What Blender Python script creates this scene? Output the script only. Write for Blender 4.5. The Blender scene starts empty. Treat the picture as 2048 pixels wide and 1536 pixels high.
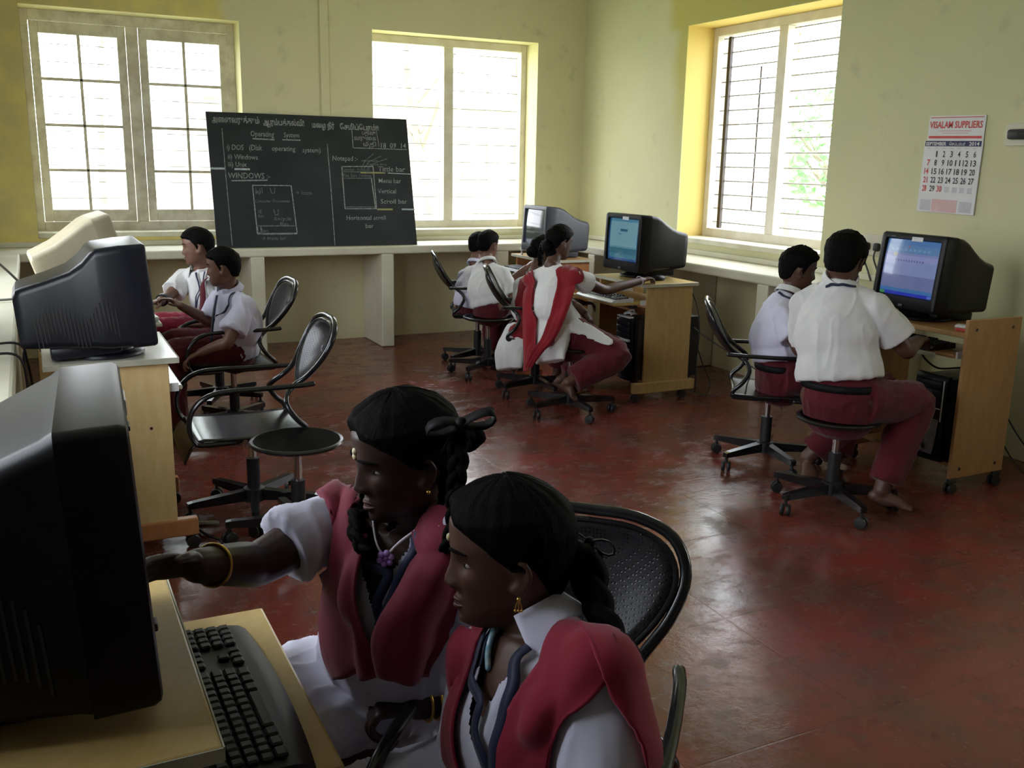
import bpy, bmesh, math, random
import numpy as np
from math import sin, cos, pi, radians
from mathutils import Vector, Matrix, noise
from mathutils.bvhtree import BVHTree

scene = bpy.context.scene
COL = scene.collection

# ------------------------------------------------------------------ camera
cam_data = bpy.data.cameras.new('camera')
cam = bpy.data.objects.new('camera', cam_data)
COL.objects.link(cam)
_ya, _pi, _ro = radians(26.5936), radians(12.9370), radians(1.14584)
_f = Vector((sin(_ya) * cos(_pi), cos(_ya) * cos(_pi), -sin(_pi)))
_r = Vector((cos(_ya), -sin(_ya), 0))
_u = _r.cross(_f)
_R = cos(_ro) * _r + sin(_ro) * _u
_U = -sin(_ro) * _r + cos(_ro) * _u
cam.matrix_world = Matrix(((_R.x, _U.x, -_f.x, 0), (_R.y, _U.y, -_f.y, 0), (_R.z, _U.z, -_f.z, 1.5), (0, 0, 0, 1)))
cam_data.sensor_width = 36
cam_data.lens = 1917.2 / 2048 * 36
cam_data.clip_start = 0.02
scene.camera = cam

# ------------------------------------------------------------------ daylight
world = bpy.data.worlds.new('overcast_sky')
scene.world = world
world.use_nodes = True
wn = world.node_tree
bg = wn.nodes['Background']
_tc = wn.nodes.new('ShaderNodeTexCoord')
_sp = wn.nodes.new('ShaderNodeSeparateXYZ')
_rp = wn.nodes.new('ShaderNodeValToRGB')
wn.links.new(_tc.outputs['Generated'], _sp.inputs[0])
wn.links.new(_sp.outputs['Z'], _rp.inputs[0])
wn.links.new(_rp.outputs[0], bg.inputs[0])
_rp.color_ramp.elements[0].position = 0.0
_rp.color_ramp.elements[0].color = (0.92, 0.945, 1.0, 1)
_rp.color_ramp.elements[1].position = 1.0
_rp.color_ramp.elements[1].color = (0.80, 0.88, 1.0, 1)
bg.inputs[1].default_value = SKY = 9.2

def portal(loc, size, rot):
    """a sampling portal in a window opening: it only guides the sky light"""
    l = bpy.data.lights.new('window_daylight', 'AREA')
    l.shape = 'RECTANGLE'
    l.size, l.size_y = size
    l.cycles.is_portal = True
    o = bpy.data.objects.new('window_daylight', l)
    o.location = loc
    o.rotation_euler = rot
    COL.objects.link(o)
portal((0.81, 8.30, 1.74), (1.60, 1.70), (radians(-90), 0, 0))
portal((3.40, 8.30, 1.74), (1.60, 1.70), (radians(-90), 0, 0))
portal((5.01, 5.60, 1.75), (1.70, 1.65), (radians(90), 0, radians(90)))
portal((-0.90, 5.30, 1.75), (1.70, 1.65), (radians(90), 0, radians(-90)))
portal((5.01, 1.00, 1.75), (1.05, 1.65), (radians(90), 0, radians(90)))  # opening of the added right window
portal((-0.90, 2.15, 1.75), (1.85, 1.65), (radians(90), 0, radians(-90)))  # opening of the added near left window

scene.view_settings.view_transform = 'Standard'
scene.view_settings.look = 'None'
scene.view_settings.gamma = 1
scene.view_settings.use_curve_mapping = False
scene.view_settings.exposure = 0.0
scene.cycles.use_denoising = True
scene.cycles.max_bounces = 10
scene.cycles.diffuse_bounces = 6
scene.cycles.glossy_bounces = 4
scene.cycles.transmission_bounces = 6
scene.cycles.sample_clamp_indirect = 8

# ------------------------------------------------------------------ materials
def srgb(r, g, b):
    f = lambda c: c / 12.92 if c <= 0.04045 else ((c + 0.055) / 1.055) ** 2.4
    return (f(r / 255), f(g / 255), f(b / 255), 1)

class NT:
    """small helper round a node tree"""
    def __init__(s, name):
        s.m = bpy.data.materials.new(name)
        s.m.use_nodes = True
        s.t = s.m.node_tree
        s.b = s.t.nodes['Principled BSDF']
        s._pos = None
    def n(s, typ, **kw):
        nd = s.t.nodes.new('ShaderNode' + typ)
        for k, v in kw.items():
            setattr(nd, k, v)
        return nd
    def l(s, a, b):
        s.t.links.new(a, b)
    def put(s, sock, v):
        if hasattr(v, 'links'):
            s.l(v, sock)
        else:
            sock.default_value = v
    def pos(s):
        if s._pos is None:
            s._pos = s.n('NewGeometry').outputs['Position']
        return s._pos
    def obj(s):
        return s.n('TexCoord').outputs['Object']
    def scale(s, vec, sc):
        mp = s.n('Mapping')
        mp.inputs['Scale'].default_value = sc
        s.l(vec, mp.inputs[0])
        return mp.outputs[0]
    def xyz(s, vec):
        x = s.n('SeparateXYZ')
        s.l(vec, x.inputs[0])
        return x.outputs
    def math(s, op, a, b=0.0, c=None):
        nd = s.n('Math', operation=op)
        s.put(nd.inputs[0], a)
        s.put(nd.inputs[1], b)
        if c is not None:
            s.put(nd.inputs[2], c)
        return nd.outputs[0]
    def step(s, a, lo, hi):
        nd = s.n('MapRange', interpolation_type='SMOOTHSTEP')
        s.put(nd.inputs[0], a)
        nd.inputs[1].default_value = lo
        nd.inputs[2].default_value = hi
        return nd.outputs[0]
    def noise(s, vec, scale, detail=4, rough=0.55):
        nd = s.n('TexNoise')
        s.l(vec, nd.inputs['Vector'])
        nd.inputs['Scale'].default_value = scale
        nd.inputs['Detail'].default_value = detail
        nd.inputs['Roughness'].default_value = rough
        return nd.outputs['Fac']
    def mix(s, fac, a, b):
        nd = s.n('Mix', data_type='RGBA')
        s.put(nd.inputs[0], fac)
        s.put(nd.inputs[6], a)
        s.put(nd.inputs[7], b)
        return nd.outputs[2]
    def bump(s, h, strength=0.2, dist=0.01):
        nd = s.n('Bump')
        s.l(h, nd.inputs['Height'])
        nd.inputs['Strength'].default_value = strength
        nd.inputs['Distance'].default_value = dist
        s.l(nd.outputs[0], s.b.inputs['Normal'])
    def set(s, color=None, rough=None, metal=None, spec=None):
        if color is not None: s.put(s.b.inputs['Base Color'], color)
        if rough is not None: s.put(s.b.inputs['Roughness'], rough)
        if metal is not None: s.put(s.b.inputs['Metallic'], metal)
        if spec is not None: s.put(s.b.inputs['Specular IOR Level'], spec)
        return s

def mottled(name, c1, c2, scale=6.0, rough=0.5, bump=0.0, bscale=60.0, metal=0.0, spec=0.5, space='obj', stretch=(1, 1, 1)):
    t = NT(name)
    v = t.obj() if space == 'obj' else t.pos()
    v = t.scale(v, stretch)
    f = t.step(t.noise(v, scale), 0.35, 0.68)
    t.set(t.mix(f, c1, c2), rough, metal, spec)
    if bump:
        t.bump(t.noise(v, bscale, 3), bump, 0.004)
    return t.m

def emissive(name, color, strength, rough=0.2):
    t = NT(name)
    t.set(color, rough)
    t.b.inputs['Emission Color'].default_value = color
    t.b.inputs['Emission Strength'].default_value = strength
    return t.m

def wall_paint(name, kind):
    """cream distemper with grime, the older ochre coat showing in ragged patches"""
    t = NT(name)
    p = t.pos()
    x, y, z = t.xyz(p)
    n1 = t.noise(p, 1.3, 5)
    n2 = t.noise(p, 7.0, 6)
    wob = t.math('MULTIPLY', t.math('SUBTRACT', t.noise(p, 3.5, 6, 0.65), 0.5), 0.5)
    cream = t.mix(t.step(n1, 0.3, 0.7), (0.74, 0.69, 0.44, 1), (0.70, 0.655, 0.42, 1))
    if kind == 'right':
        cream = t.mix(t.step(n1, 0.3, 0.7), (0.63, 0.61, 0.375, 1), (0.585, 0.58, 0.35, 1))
    cream = t.mix(t.math('MULTIPLY', t.step(n2, 0.58, 0.78), 0.45), cream, (0.45, 0.44, 0.29, 1))
    ochre = t.mix(t.step(t.noise(p, 5.0, 6), 0.35, 0.65), (0.80, 0.67, 0.23, 1), (0.68, 0.58, 0.24, 1))
    pale = (0.80, 0.74, 0.42, 1)
    if kind == 'back':
        m = t.math('SUBTRACT', 1.0, t.step(t.math('ADD', x, t.math('MULTIPLY', wob, 0.5)), 1.40, 1.52))
        m = t.math('MULTIPLY', m, t.step(z, 0.82, 0.84))
        rev = t.step(y, 7.953, 7.957)
        col = t.mix(m, cream, ochre)
        col = t.mix(rev, col, pale)
    elif kind == 'right':
        zz = t.math('ADD', z, t.math('MULTIPLY', wob, 0.35))
        yy = t.math('ADD', y, t.math('MULTIPLY', wob, 0.35))
        top = t.math('MULTIPLY', t.step(zz, 2.50, 2.58), t.math('MULTIPLY', t.step(yy, 4.80, 4.95), t.math('SUBTRACT', 1.0, t.step(yy, 6.55, 6.70))))
        side = t.math('MULTIPLY', t.step(zz, 1.2, 2.4), t.math('MULTIPLY', t.step(yy, 6.2, 6.35), t.math('SUBTRACT', 1.0, t.step(yy, 6.45, 6.62))))
        m = t.math('MAXIMUM', top, side)
        rev = t.step(x, 4.663, 4.668)
        col = t.mix(m, cream, (0.55, 0.50, 0.16, 1))
        col = t.mix(rev, col, (0.78, 0.60, 0.20, 1))
    else:
        col = cream
    t.set(col, 0.75, spec=0.25)
    t.bump(t.noise(p, 25.0, 5), 0.15, 0.006)
    return t.m

def floor_mat():
    """worn, waxed red oxide cement scored in squares"""
    t = NT('red_oxide_cement')
    p = t.pos()
    x, y, z = t.xyz(p)
    def lines(c, off):
        f = t.math('FRACT', t.math('DIVIDE', t.math('SUBTRACT', c, off - 0.315), 0.63))
        d = t.math('ABSOLUTE', t.math('SUBTRACT', f, 0.5))
        return t.math('SUBTRACT', 1.0, t.step(d, 0.002, 0.007))
    g = t.math('MAXIMUM', lines(x, 2.016), lines(y, 2.36))
    a = t.noise(p, 2.2, 8, 0.62)
    b = t.noise(t.scale(p, (1, 1.35, 1)), 6.0, 8, 0.7)
    c = t.noise(p, 17.0, 6, 0.7)
    col = t.mix(t.step(a, 0.36, 0.66), (0.200, 0.038, 0.026, 1), (0.120, 0.046, 0.032, 1))
    col = t.mix(t.math('MULTIPLY', t.step(b, 0.52, 0.70), 0.75), col, (0.085, 0.050, 0.036, 1))
    col = t.mix(t.math('MULTIPLY', t.step(c, 0.60, 0.74), 0.35), col, (0.26, 0.13, 0.10, 1))
    col = t.mix(t.math('MULTIPLY', g, t.math('MULTIPLY', a, 0.7)), col, (0.055, 0.028, 0.022, 1))
    r = t.math('ADD', 0.135, t.math('MULTIPLY', t.step(b, 0.40, 0.68), 0.22))
    r = t.math('ADD', r, t.math('MULTIPLY', t.step(c, 0.5, 0.75), 0.10))
    t.set(col, r, spec=0.50)
    h = t.math('ADD', t.math('MULTIPLY', b, 0.6), t.math('MULTIPLY', c, 0.5))
    h = t.math('ADD', h, t.math('MULTIPLY', t.noise(p, 60.0, 4, 0.7), 0.22))
    h = t.math('SUBTRACT', h, t.math('MULTIPLY', g, 0.15))
    t.bump(h, 0.16, 0.010)
    return t.m

def wood_mat(name, c1, c2, rough=0.35):
    t = NT(name)
    v = t.scale(t.obj(), (3, 3, 0.7))
    f = t.noise(v, 14.0, 6, 0.6)
    t.set(t.mix(t.step(f, 0.3, 0.7), c1, c2), rough, spec=0.4)
    return t.m

def perforated(name):
    """black enamelled sheet punched with small round holes"""
    t = NT(name)
    v = t.obj()
    vo = t.n('TexVoronoi')
    vo.inputs['Scale'].default_value = 130
    vo.inputs['Randomness'].default_value = 0.0
    t.l(v, vo.inputs['Vector'])
    d = t.step(vo.outputs['Distance'], 0.22, 0.36)
    t.set(t.mix(d, (0.002, 0.002, 0.002, 1), (0.014, 0.014, 0.015, 1)), 0.27, spec=0.4)
    t.bump(d, 0.25, 0.002)
    return t.m

def cloth(name, c1, c2, rough=0.85, weave=220, bump=0.12, sheen=0.15):
    t = NT(name)
    v = t.obj()
    f = t.step(t.noise(v, 7.0, 4), 0.35, 0.65)
    t.set(t.mix(f, c1, c2), rough, spec=0.25)
    t.b.inputs['Sheen Weight'].default_value = sheen
    h = t.math('ADD', t.math('MULTIPLY', t.noise(v, weave, 2), 0.25), t.noise(v, 18.0, 5))
    t.bump(h, bump, 0.008)
    return t.m

M = {}
M['wall_back'] = wall_paint('cream_and_ochre_distemper', 'back')
M['wall_right'] = wall_paint('pale_green_distemper', 'right')
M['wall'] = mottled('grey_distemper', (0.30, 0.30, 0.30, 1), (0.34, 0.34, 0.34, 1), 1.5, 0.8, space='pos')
M['counter'] = mottled('cream_plaster', (0.62, 0.60, 0.45, 1), (0.70, 0.68, 0.54, 1), 3.0, 0.6, 0.1, 30, space='pos')
M['ceiling'] = mottled('white_ceiling', (0.58, 0.58, 0.56, 1), (0.66, 0.66, 0.64, 1), 1.0, 0.8, space='pos')
M['floor'] = floor_mat()
M['oldwood'] = mottled('weathered_cream_paint', (0.74, 0.70, 0.58, 1), (0.55, 0.50, 0.38, 1), 9.0, 0.6, 0.15, 40, space='pos')
M['oldwood_light'] = mottled('worn_white_paint', (0.76, 0.72, 0.62, 1), (0.66, 0.61, 0.50, 1), 6.0, 0.55, 0.1, 40, space='pos')
M['sill'] = mottled('cement_sill', (0.72, 0.70, 0.55, 1), (0.62, 0.60, 0.45, 1), 6.0, 0.7, 0.1, 30, space='pos')  # pale cement colour, mottled at random
M['bar'] = mottled('painted_iron', (0.42, 0.40, 0.36, 1), (0.25, 0.22, 0.2, 1), 20.0, 0.5, space='pos')
t = NT('window_glass'); t.set((0.97, 0.98, 0.97, 1), 0.02); t.b.inputs['Transmission Weight'].default_value = 1.0; t.b.inputs['IOR'].default_value = 1.01; M['glass'] = t.m
M['black_plastic'] = mottled('black_plastic', (0.0055, 0.0055, 0.006, 1), (0.0075, 0.0075, 0.008, 1), 30, 0.36, 0.05, 300, spec=0.22)
M['matt_black'] = mottled('matt_black_plastic', (0.010, 0.010, 0.011, 1), (0.015, 0.015, 0.016, 1), 30, 0.5, 0.05, 300)
M['blue_black'] = mottled('dark_slate_plastic', (0.0085, 0.0095, 0.015, 1), (0.011, 0.012, 0.019, 1), 30, 0.34, 0.05, 300, spec=0.45)
M['grey_plastic'] = mottled('dark_grey_plastic', (0.036, 0.040, 0.055, 1), (0.044, 0.048, 0.064, 1), 30, 0.45, 0.05, 300)
M['beige'] = mottled('yellowed_beige_plastic', (0.50, 0.45, 0.31, 1), (0.56, 0.51, 0.36, 1), 8, 0.45, 0.05, 300)
M['silver'] = mottled('silver_plastic', (0.62, 0.63, 0.65, 1), (0.70, 0.71, 0.73, 1), 20, 0.3)
M['bubble'] = mottled('smoky_grey_plastic', (0.22, 0.22, 0.23, 1), (0.30, 0.30, 0.31, 1), 20, 0.25)
M['crt_off'] = mottled('dark_picture_tube', (0.012, 0.016, 0.018, 1), (0.014, 0.018, 0.02, 1), 5, 0.06, spec=0.6)
M['chrome'] = mottled('steel', (0.55, 0.55, 0.55, 1), (0.6, 0.6, 0.6, 1), 20, 0.25, metal=1.0)
M['enamel'] = mottled('black_enamel', (0.008, 0.008, 0.009, 1), (0.013, 0.013, 0.014, 1), 20, 0.20, spec=0.55)
M['perf'] = perforated('perforated_black_sheet')
M['rubber'] = mottled('caster_rubber', (0.012, 0.012, 0.012, 1), (0.02, 0.02, 0.02, 1), 20, 0.5)
M['cable'] = mottled('cable_sheath', (0.010, 0.010, 0.010, 1), (0.014, 0.014, 0.014, 1), 20, 0.45)
M['cable_grey'] = mottled('grey_cable_sheath', (0.25, 0.25, 0.24, 1), (0.30, 0.30, 0.28, 1), 20, 0.5)
M['maple'] = wood_mat('maple_laminate', (0.46, 0.30, 0.115, 1), (0.53, 0.36, 0.15, 1))
M['maple_dark'] = wood_mat('beech_laminate', (0.40, 0.215, 0.085, 1), (0.46, 0.26, 0.11, 1))
M['orange_wood'] = wood_mat('orange_brown_board', (0.44, 0.19, 0.075, 1), (0.50, 0.23, 0.09, 1))
M['sand_panel'] = wood_mat('sand_side_panel', (0.66, 0.47, 0.21, 1), (0.72, 0.53, 0.26, 1))
M['desk_top'] = wood_mat('sand_laminate', (0.50, 0.345, 0.125, 1), (0.55, 0.39, 0.155, 1), 0.32)
M['white_lam'] = mottled('pale_grey_laminate', (0.62, 0.60, 0.50, 1), (0.68, 0.66, 0.56, 1), 5, 0.22)
M['edge'] = mottled('edge_band', (0.40, 0.40, 0.30, 1), (0.48, 0.47, 0.37, 1), 12, 0.5)
M['screw'] = mottled('dark_screw_cap', (0.03, 0.02, 0.015, 1), (0.05, 0.03, 0.02, 1), 20, 0.4)
M['board'] = mottled('slate_paint', (0.016, 0.021, 0.022, 1), (0.028, 0.032, 0.036, 1), 2.5, 0.62, 0.06, 60, spec=0.35)
M['chalk'] = mottled('white_chalk', (0.34, 0.36, 0.35, 1), (0.17, 0.18, 0.18, 1), 45, 0.9)
M['chalk_faint'] = mottled('thin_chalk', (0.20, 0.215, 0.215, 1), (0.09, 0.10, 0.10, 1), 45, 0.9)
M['tape'] = mottled('pale_tape', (0.45, 0.55, 0.56, 1), (0.30, 0.32, 0.31, 1), 40, 0.5)
M['tape_yellow'] = mottled('yellowed_tape', (0.36, 0.36, 0.12, 1), (0.25, 0.25, 0.12, 1), 40, 0.5)
M['paper'] = mottled('calendar_paper', (0.66, 0.66, 0.66, 1), (0.72, 0.72, 0.72, 1), 5, 0.6)
M['paper_pink'] = mottled('faded_pink_print', (0.62, 0.40, 0.40, 1), (0.66, 0.46, 0.45, 1), 12, 0.6)
M['paper_grey'] = mottled('faded_grey_print', (0.50, 0.49, 0.52, 1), (0.55, 0.54, 0.57, 1), 12, 0.6)
M['ink_red'] = mottled('red_ink', (0.55, 0.045, 0.045, 1), (0.60, 0.07, 0.06, 1), 20, 0.6)
M['ink_black'] = mottled('black_ink', (0.018, 0.018, 0.022, 1), (0.025, 0.025, 0.03, 1), 20, 0.6)
M['ink_navy'] = mottled('navy_ink', (0.022, 0.022, 0.085, 1), (0.028, 0.028, 0.10, 1), 20, 0.6)
M['switch'] = mottled('yellowed_switch_plate', (0.58, 0.55, 0.42, 1), (0.62, 0.59, 0.46, 1), 8, 0.4)
M['skin'] = mottled('brown_skin', (0.080, 0.035, 0.023, 1), (0.098, 0.044, 0.029, 1), 9, 0.5, 0.06, 120)
M['skin_light'] = mottled('warm_brown_skin', (0.140, 0.066, 0.042, 1), (0.165, 0.078, 0.050, 1), 9, 0.48, 0.06, 120)
M['skin_dark'] = mottled('deep_brown_skin', (0.040, 0.020, 0.015, 1), (0.052, 0.026, 0.019, 1), 9, 0.45, 0.06, 120)
M['lip'] = mottled('lip', (0.075, 0.026, 0.022, 1), (0.09, 0.032, 0.027, 1), 30, 0.45, spec=0.3)
t = NT('black_hair'); _v = t.scale(t.obj(), (60, 60, 9)); _n = t.noise(_v, 4.0, 5, 0.7)
t.set(t.mix(_n, (0.0025, 0.002, 0.0018, 1), (0.006, 0.005, 0.0045, 1)), 0.6, spec=0.05); t.bump(_n, 0.7, 0.004); M['hair'] = t.m
M['eye_white'] = mottled('eye_white', (0.22, 0.20, 0.18, 1), (0.26, 0.24, 0.21, 1), 30, 0.3)
M['iris'] = mottled('dark_iris', (0.010, 0.006, 0.004, 1), (0.018, 0.010, 0.006, 1), 30, 0.08)
M['shirt_white'] = cloth('white_cotton', (0.70, 0.70, 0.69, 1), (0.64, 0.64, 0.64, 1))
M['shirt_lilac'] = cloth('lilac_white_cotton', (0.64, 0.63, 0.76, 1), (0.58, 0.57, 0.70, 1))
M['maroon'] = cloth('maroon_cotton', (0.095, 0.007, 0.014, 1), (0.075, 0.0055, 0.011, 1))
M['crimson'] = cloth('crimson_cotton', (0.27, 0.013, 0.040, 1), (0.22, 0.010, 0.031, 1))
M['vest'] = cloth('wine_suiting', (0.20, 0.016, 0.042, 1), (0.165, 0.013, 0.034, 1), 0.75)
M['red_sash'] = cloth('red_dupatta', (0.25, 0.010, 0.018, 1), (0.20, 0.008, 0.014, 1))
M['navy'] = cloth('navy_ribbon', (0.012, 0.016, 0.045, 1), (0.018, 0.022, 0.06, 1), 0.5)
M['black_cloth'] = mottled('black_ribbon', (0.006, 0.005, 0.006, 1), (0.009, 0.008, 0.009, 1), 30, 0.6, 0.05, 200, spec=0.15)
M['gold'] = mottled('gold', (0.75, 0.46, 0.10, 1), (0.80, 0.52, 0.14, 1), 20, 0.28, metal=1.0)
M['pearl'] = mottled('white_beads', (0.62, 0.55, 0.60, 1), (0.70, 0.62, 0.68, 1), 90, 0.3)
M['purple'] = mottled('purple_crystal', (0.38, 0.16, 0.62, 1), (0.55, 0.35, 0.75, 1), 60, 0.1)
M['turquoise'] = mottled('turquoise_beads', (0.05, 0.36, 0.55, 1), (0.55, 0.65, 0.70, 1), 70, 0.3)
M['ash'] = mottled('forehead_paste', (0.75, 0.62, 0.25, 1), (0.60, 0.60, 0.58, 1), 90, 0.7)
M['blue_item'] = mottled('blue_plastic', (0.02, 0.06, 0.22, 1), (0.03, 0.08, 0.28, 1), 20, 0.4)
M['orange_item'] = mottled('orange_plastic', (0.55, 0.17, 0.06, 1), (0.6, 0.2, 0.08, 1), 20, 0.4)
M['white_item'] = mottled('white_plastic', (0.70, 0.70, 0.70, 1), (0.76, 0.76, 0.76, 1), 20, 0.35)
M['leaf'] = mottled('green_foliage', (0.16, 0.34, 0.12, 1), (0.30, 0.48, 0.22, 1), 6, 0.7, space='pos')
M['bark'] = mottled('pale_bark', (0.22, 0.18, 0.14, 1), (0.30, 0.26, 0.2, 1), 8, 0.8, space='pos')
M['lawn'] = mottled('grass_and_sand', (0.42, 0.50, 0.26, 1), (0.62, 0.58, 0.46, 1), 0.8, 0.9, space='pos')
M['brick'] = mottled('weathered_compound_wall', (0.62, 0.44, 0.38, 1), (0.66, 0.60, 0.52, 1), 3, 0.85, space='pos')
M['roof'] = mottled('blue_green_sheet_roof', (0.30, 0.40, 0.42, 1), (0.38, 0.46, 0.46, 1), 5, 0.6, space='pos')

# ------------------------------------------------------------------ mesh helpers
class MB:
    """collects shapes and links them as ONE mesh object"""
    def __init__(s):
        s.v, s.f, s.mi = [], [], []
    def add(s, verts, faces, mi=0):
        o = len(s.v)
        s.v += [tuple(map(float, p)) for p in verts]
        s.f += [tuple(i + o for i in f) for f in faces]
        s.mi += [mi] * len(faces)
        return s
    def box(s, c, size, rot=None, bevel=0.0, mi=0, seg=2):
        bm = bmesh.new()
        bmesh.ops.create_cube(bm, size=1.0)
        for v in bm.verts:
            v.co = Vector((v.co.x * size[0], v.co.y * size[1], v.co.z * size[2]))
        if bevel:
            bmesh.ops.bevel(bm, geom=bm.edges[:], offset=min(bevel, 0.49 * min(size)), segments=seg, affect='EDGES', profile=0.5)
        m = Matrix.Translation(c)
        if rot is not None:
            m = m @ (rot.to_4x4() if isinstance(rot, Matrix) else Matrix.Rotation(rot, 4, 'Z'))
        bm.verts.index_update()
        s.add([m @ v.co for v in bm.verts], [[v.index for v in f.verts] for f in bm.faces], mi)
        bm.free()
        return s
    def span(s, a, b, bevel=0.0, mi=0):
        c = [(a[i] + b[i]) / 2 for i in range(3)]
        return s.box(c, [abs(a[i] - b[i]) for i in range(3)], None, bevel, mi)
    def tube(s, pts, r, n=10, k=6, side=None, ry=None, caps='round', smooth=True, mi=0):
        v, f = sweep(pts, r, ry, side, n, k if smooth else 1, caps)
        return s.add(v, f, mi)
    def lathe(s, prof, n=24, c=(0, 0, 0), rot=None, mi=0):
        """profile of (radius, z); closed at both ends"""
        vs, fs = [], []
        for r, z in prof:
            for i in range(n):
                a = 2 * pi * i / n
                vs.append(Vector((r * cos(a), r * sin(a), z)))
        for j in range(len(prof) - 1):
            for i in range(n):
                fs.append((j * n + i, j * n + (i + 1) % n, (j + 1) * n + (i + 1) % n, (j + 1) * n + i))
        fs.append(tuple(range(n - 1, -1, -1)))
        fs.append(tuple((len(prof) - 1) * n + i for i in range(n)))
        m = Matrix.Translation(c)
        if rot is not None:
            m = m @ rot.to_4x4()
        return s.add([m @ v for v in vs], fs, mi)
    def grid(s, P, close_u=False, mi=0):
        """P[i][j] points"""
        nu, nv = len(P), len(P[0])
        vs = [p for row in P for p in row]
        fs = []
        for i in range(nu if close_u else nu - 1):
            for j in range(nv - 1):
                a, b = i, (i + 1) % nu
                fs.append((a * nv + j, b * nv + j, b * nv + j + 1, a * nv + j + 1))
        return s.add(vs, fs, mi)
    def blob(s, c, r, n=12, m=8, rot=None, mi=0):
        r = (r, r, r) if not hasattr(r, '__len__') else r
        prof = [(sin(pi * (j + 0.5) / m), -cos(pi * (j + 0.5) / m)) for j in range(m)]
        vs, fs = [], []
        for a, z in prof:
            for i in range(n):
                t_ = 2 * pi * i / n
                vs.append(Vector((a * cos(t_) * r[0], a * sin(t_) * r[1], z * r[2])))
        for j in range(m - 1):
            for i in range(n):
                fs.append((j * n + i, j * n + (i + 1) % n, (j + 1) * n + (i + 1) % n, (j + 1) * n + i))
        fs.append(tuple(range(n - 1, -1, -1)))
        fs.append(tuple((m - 1) * n + i for i in range(n)))
        mt = Matrix.Translation(c)
        if rot is not None:
            mt = mt @ rot.to_4x4()
        return s.add([mt @ v for v in vs], fs, mi)
    def xform(s, m):
        s.v = [tuple(m @ Vector(p)) for p in s.v]
        return s
    def mesh(s, name, mats, smooth=True, angle=40):
        me = bpy.data.meshes.new(name)
        me.from_pydata(s.v, [], s.f)
        for m in (mats if isinstance(mats, (list, tuple)) else [mats]):
            me.materials.append(m)
        if len(set(s.mi)) > 1:
            me.polygons.foreach_set('material_index', s.mi)
        bm = bmesh.new()
        bm.from_mesh(me)
        bmesh.ops.recalc_face_normals(bm, faces=bm.faces[:])
        bm.to_mesh(me)
        bm.free()
        if smooth:
            me.polygons.foreach_set('use_smooth', [True] * len(me.polygons))
            me.set_sharp_from_angle(angle=radians(angle))
        me.update()
        return me
    def build(s, name, mats, parent=None, smooth=True, angle=40):
        o = bpy.data.objects.new(name, s.mesh(name, mats, smooth, angle))
        COL.objects.link(o)
        if parent is not None:
            o.parent = parent
        return o

def catmull(pts, k):
    P = [np.asarray(p, float) for p in pts]
    if k <= 1 or len(P) < 3:
        return P
    out = []
    for i in range(len(P) - 1):
        p0 = P[i - 1] if i else 2 * P[0] - P[1]
        p1, p2 = P[i], P[i + 1]
        p3 = P[i + 2] if i + 2 < len(P) else 2 * P[-1] - P[-2]
        for j in range(k):
            t_ = j / k
            out.append(0.5 * (2 * p1 + (p2 - p0) * t_ + (2 * p0 - 5 * p1 + 4 * p2 - p3) * t_ ** 2 + (3 * p1 - p0 - 3 * p2 + p3) * t_ ** 3))
    out.append(P[-1])
    return out

def sweep(pts, rx, ry=None, side=None, n=12, k=6, caps='round', power=2.0):
    """elliptical rings swept along a smooth path; rx along the side axis, ry across it"""
    P = [np.asarray(p, float) for p in pts]
    m = len(P)
    R1 = np.array([rx] * m if not hasattr(rx, '__len__') else rx, float)
    R2 = R1 if ry is None else np.array([ry] * m if not hasattr(ry, '__len__') else ry, float)
    Q = catmull([np.concatenate([p, [a, b]]) for p, a, b in zip(P, R1, R2)], k)
    C = np.array([q[:3] for q in Q])
    A = np.array([q[3] for q in Q])
    B = np.array([q[4] for q in Q])
    L = len(C)
    T = np.gradient(C, axis=0) if L > 2 else np.array([C[-1] - C[0]] * L)
    T /= np.linalg.norm(T, axis=1)[:, None] + 1e-12
    if side is None:
        s0 = np.array([0, 0, 1.0]) if abs(T[0][2]) < 0.8 else np.array([1.0, 0, 0])
    else:
        s0 = np.asarray(side, float)
    rings = []
    s_ = s0
    fr = []
    for i in range(L):
        base = s0 if side is not None else s_
        s_ = base - T[i] * (base @ T[i])
        if np.linalg.norm(s_) < 1e-4:
            s_ = np.cross(T[i], [0.3, 0.5, 0.8])
        s_ /= np.linalg.norm(s_)
        fr.append((s_, np.cross(T[i], s_)))
    def ring(c, a, b, s1, s2):
        out = []
        for i in range(n):
            t_ = 2 * pi * i / n
            ct, st = cos(t_), sin(t_)
            if power != 2.0:
                ct = math.copysign(abs(ct) ** (2 / power), ct)
                st = math.copysign(abs(st) ** (2 / power), st)
            out.append(c + s1 * (a * ct) + s2 * (b * st))
        return out
    if caps == 'round':
        for j in (0, 1, 2):
            ph = pi / 2 * (1 - (j + 0.4) / 3)
            rr = min(A[0], B[0])
            rings.append(ring(C[0] - T[0] * rr * sin(ph), A[0] * cos(ph), B[0] * cos(ph), *fr[0]))
    for i in range(L):
        rings.append(ring(C[i], A[i], B[i], *fr[i]))
    if caps == 'round':
        for j in (2, 1, 0):
            ph = pi / 2 * (1 - (j + 0.4) / 3)
            rr = min(A[-1], B[-1])
            rings.append(ring(C[-1] + T[-1] * rr * sin(ph), A[-1] * cos(ph), B[-1] * cos(ph), *fr[-1]))
    vs = [p for r_ in rings for p in r_]
    fs = []
    for j in range(len(rings) - 1):
        for i in range(n):
            fs.append((j * n + i, j * n + (i + 1) % n, (j + 1) * n + (i + 1) % n, (j + 1) * n + i))
    if caps != 'open':
        fs.append(tuple(range(n - 1, -1, -1)))
        fs.append(tuple((len(rings) - 1) * n + i for i in range(n)))
    return vs, fs

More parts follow.
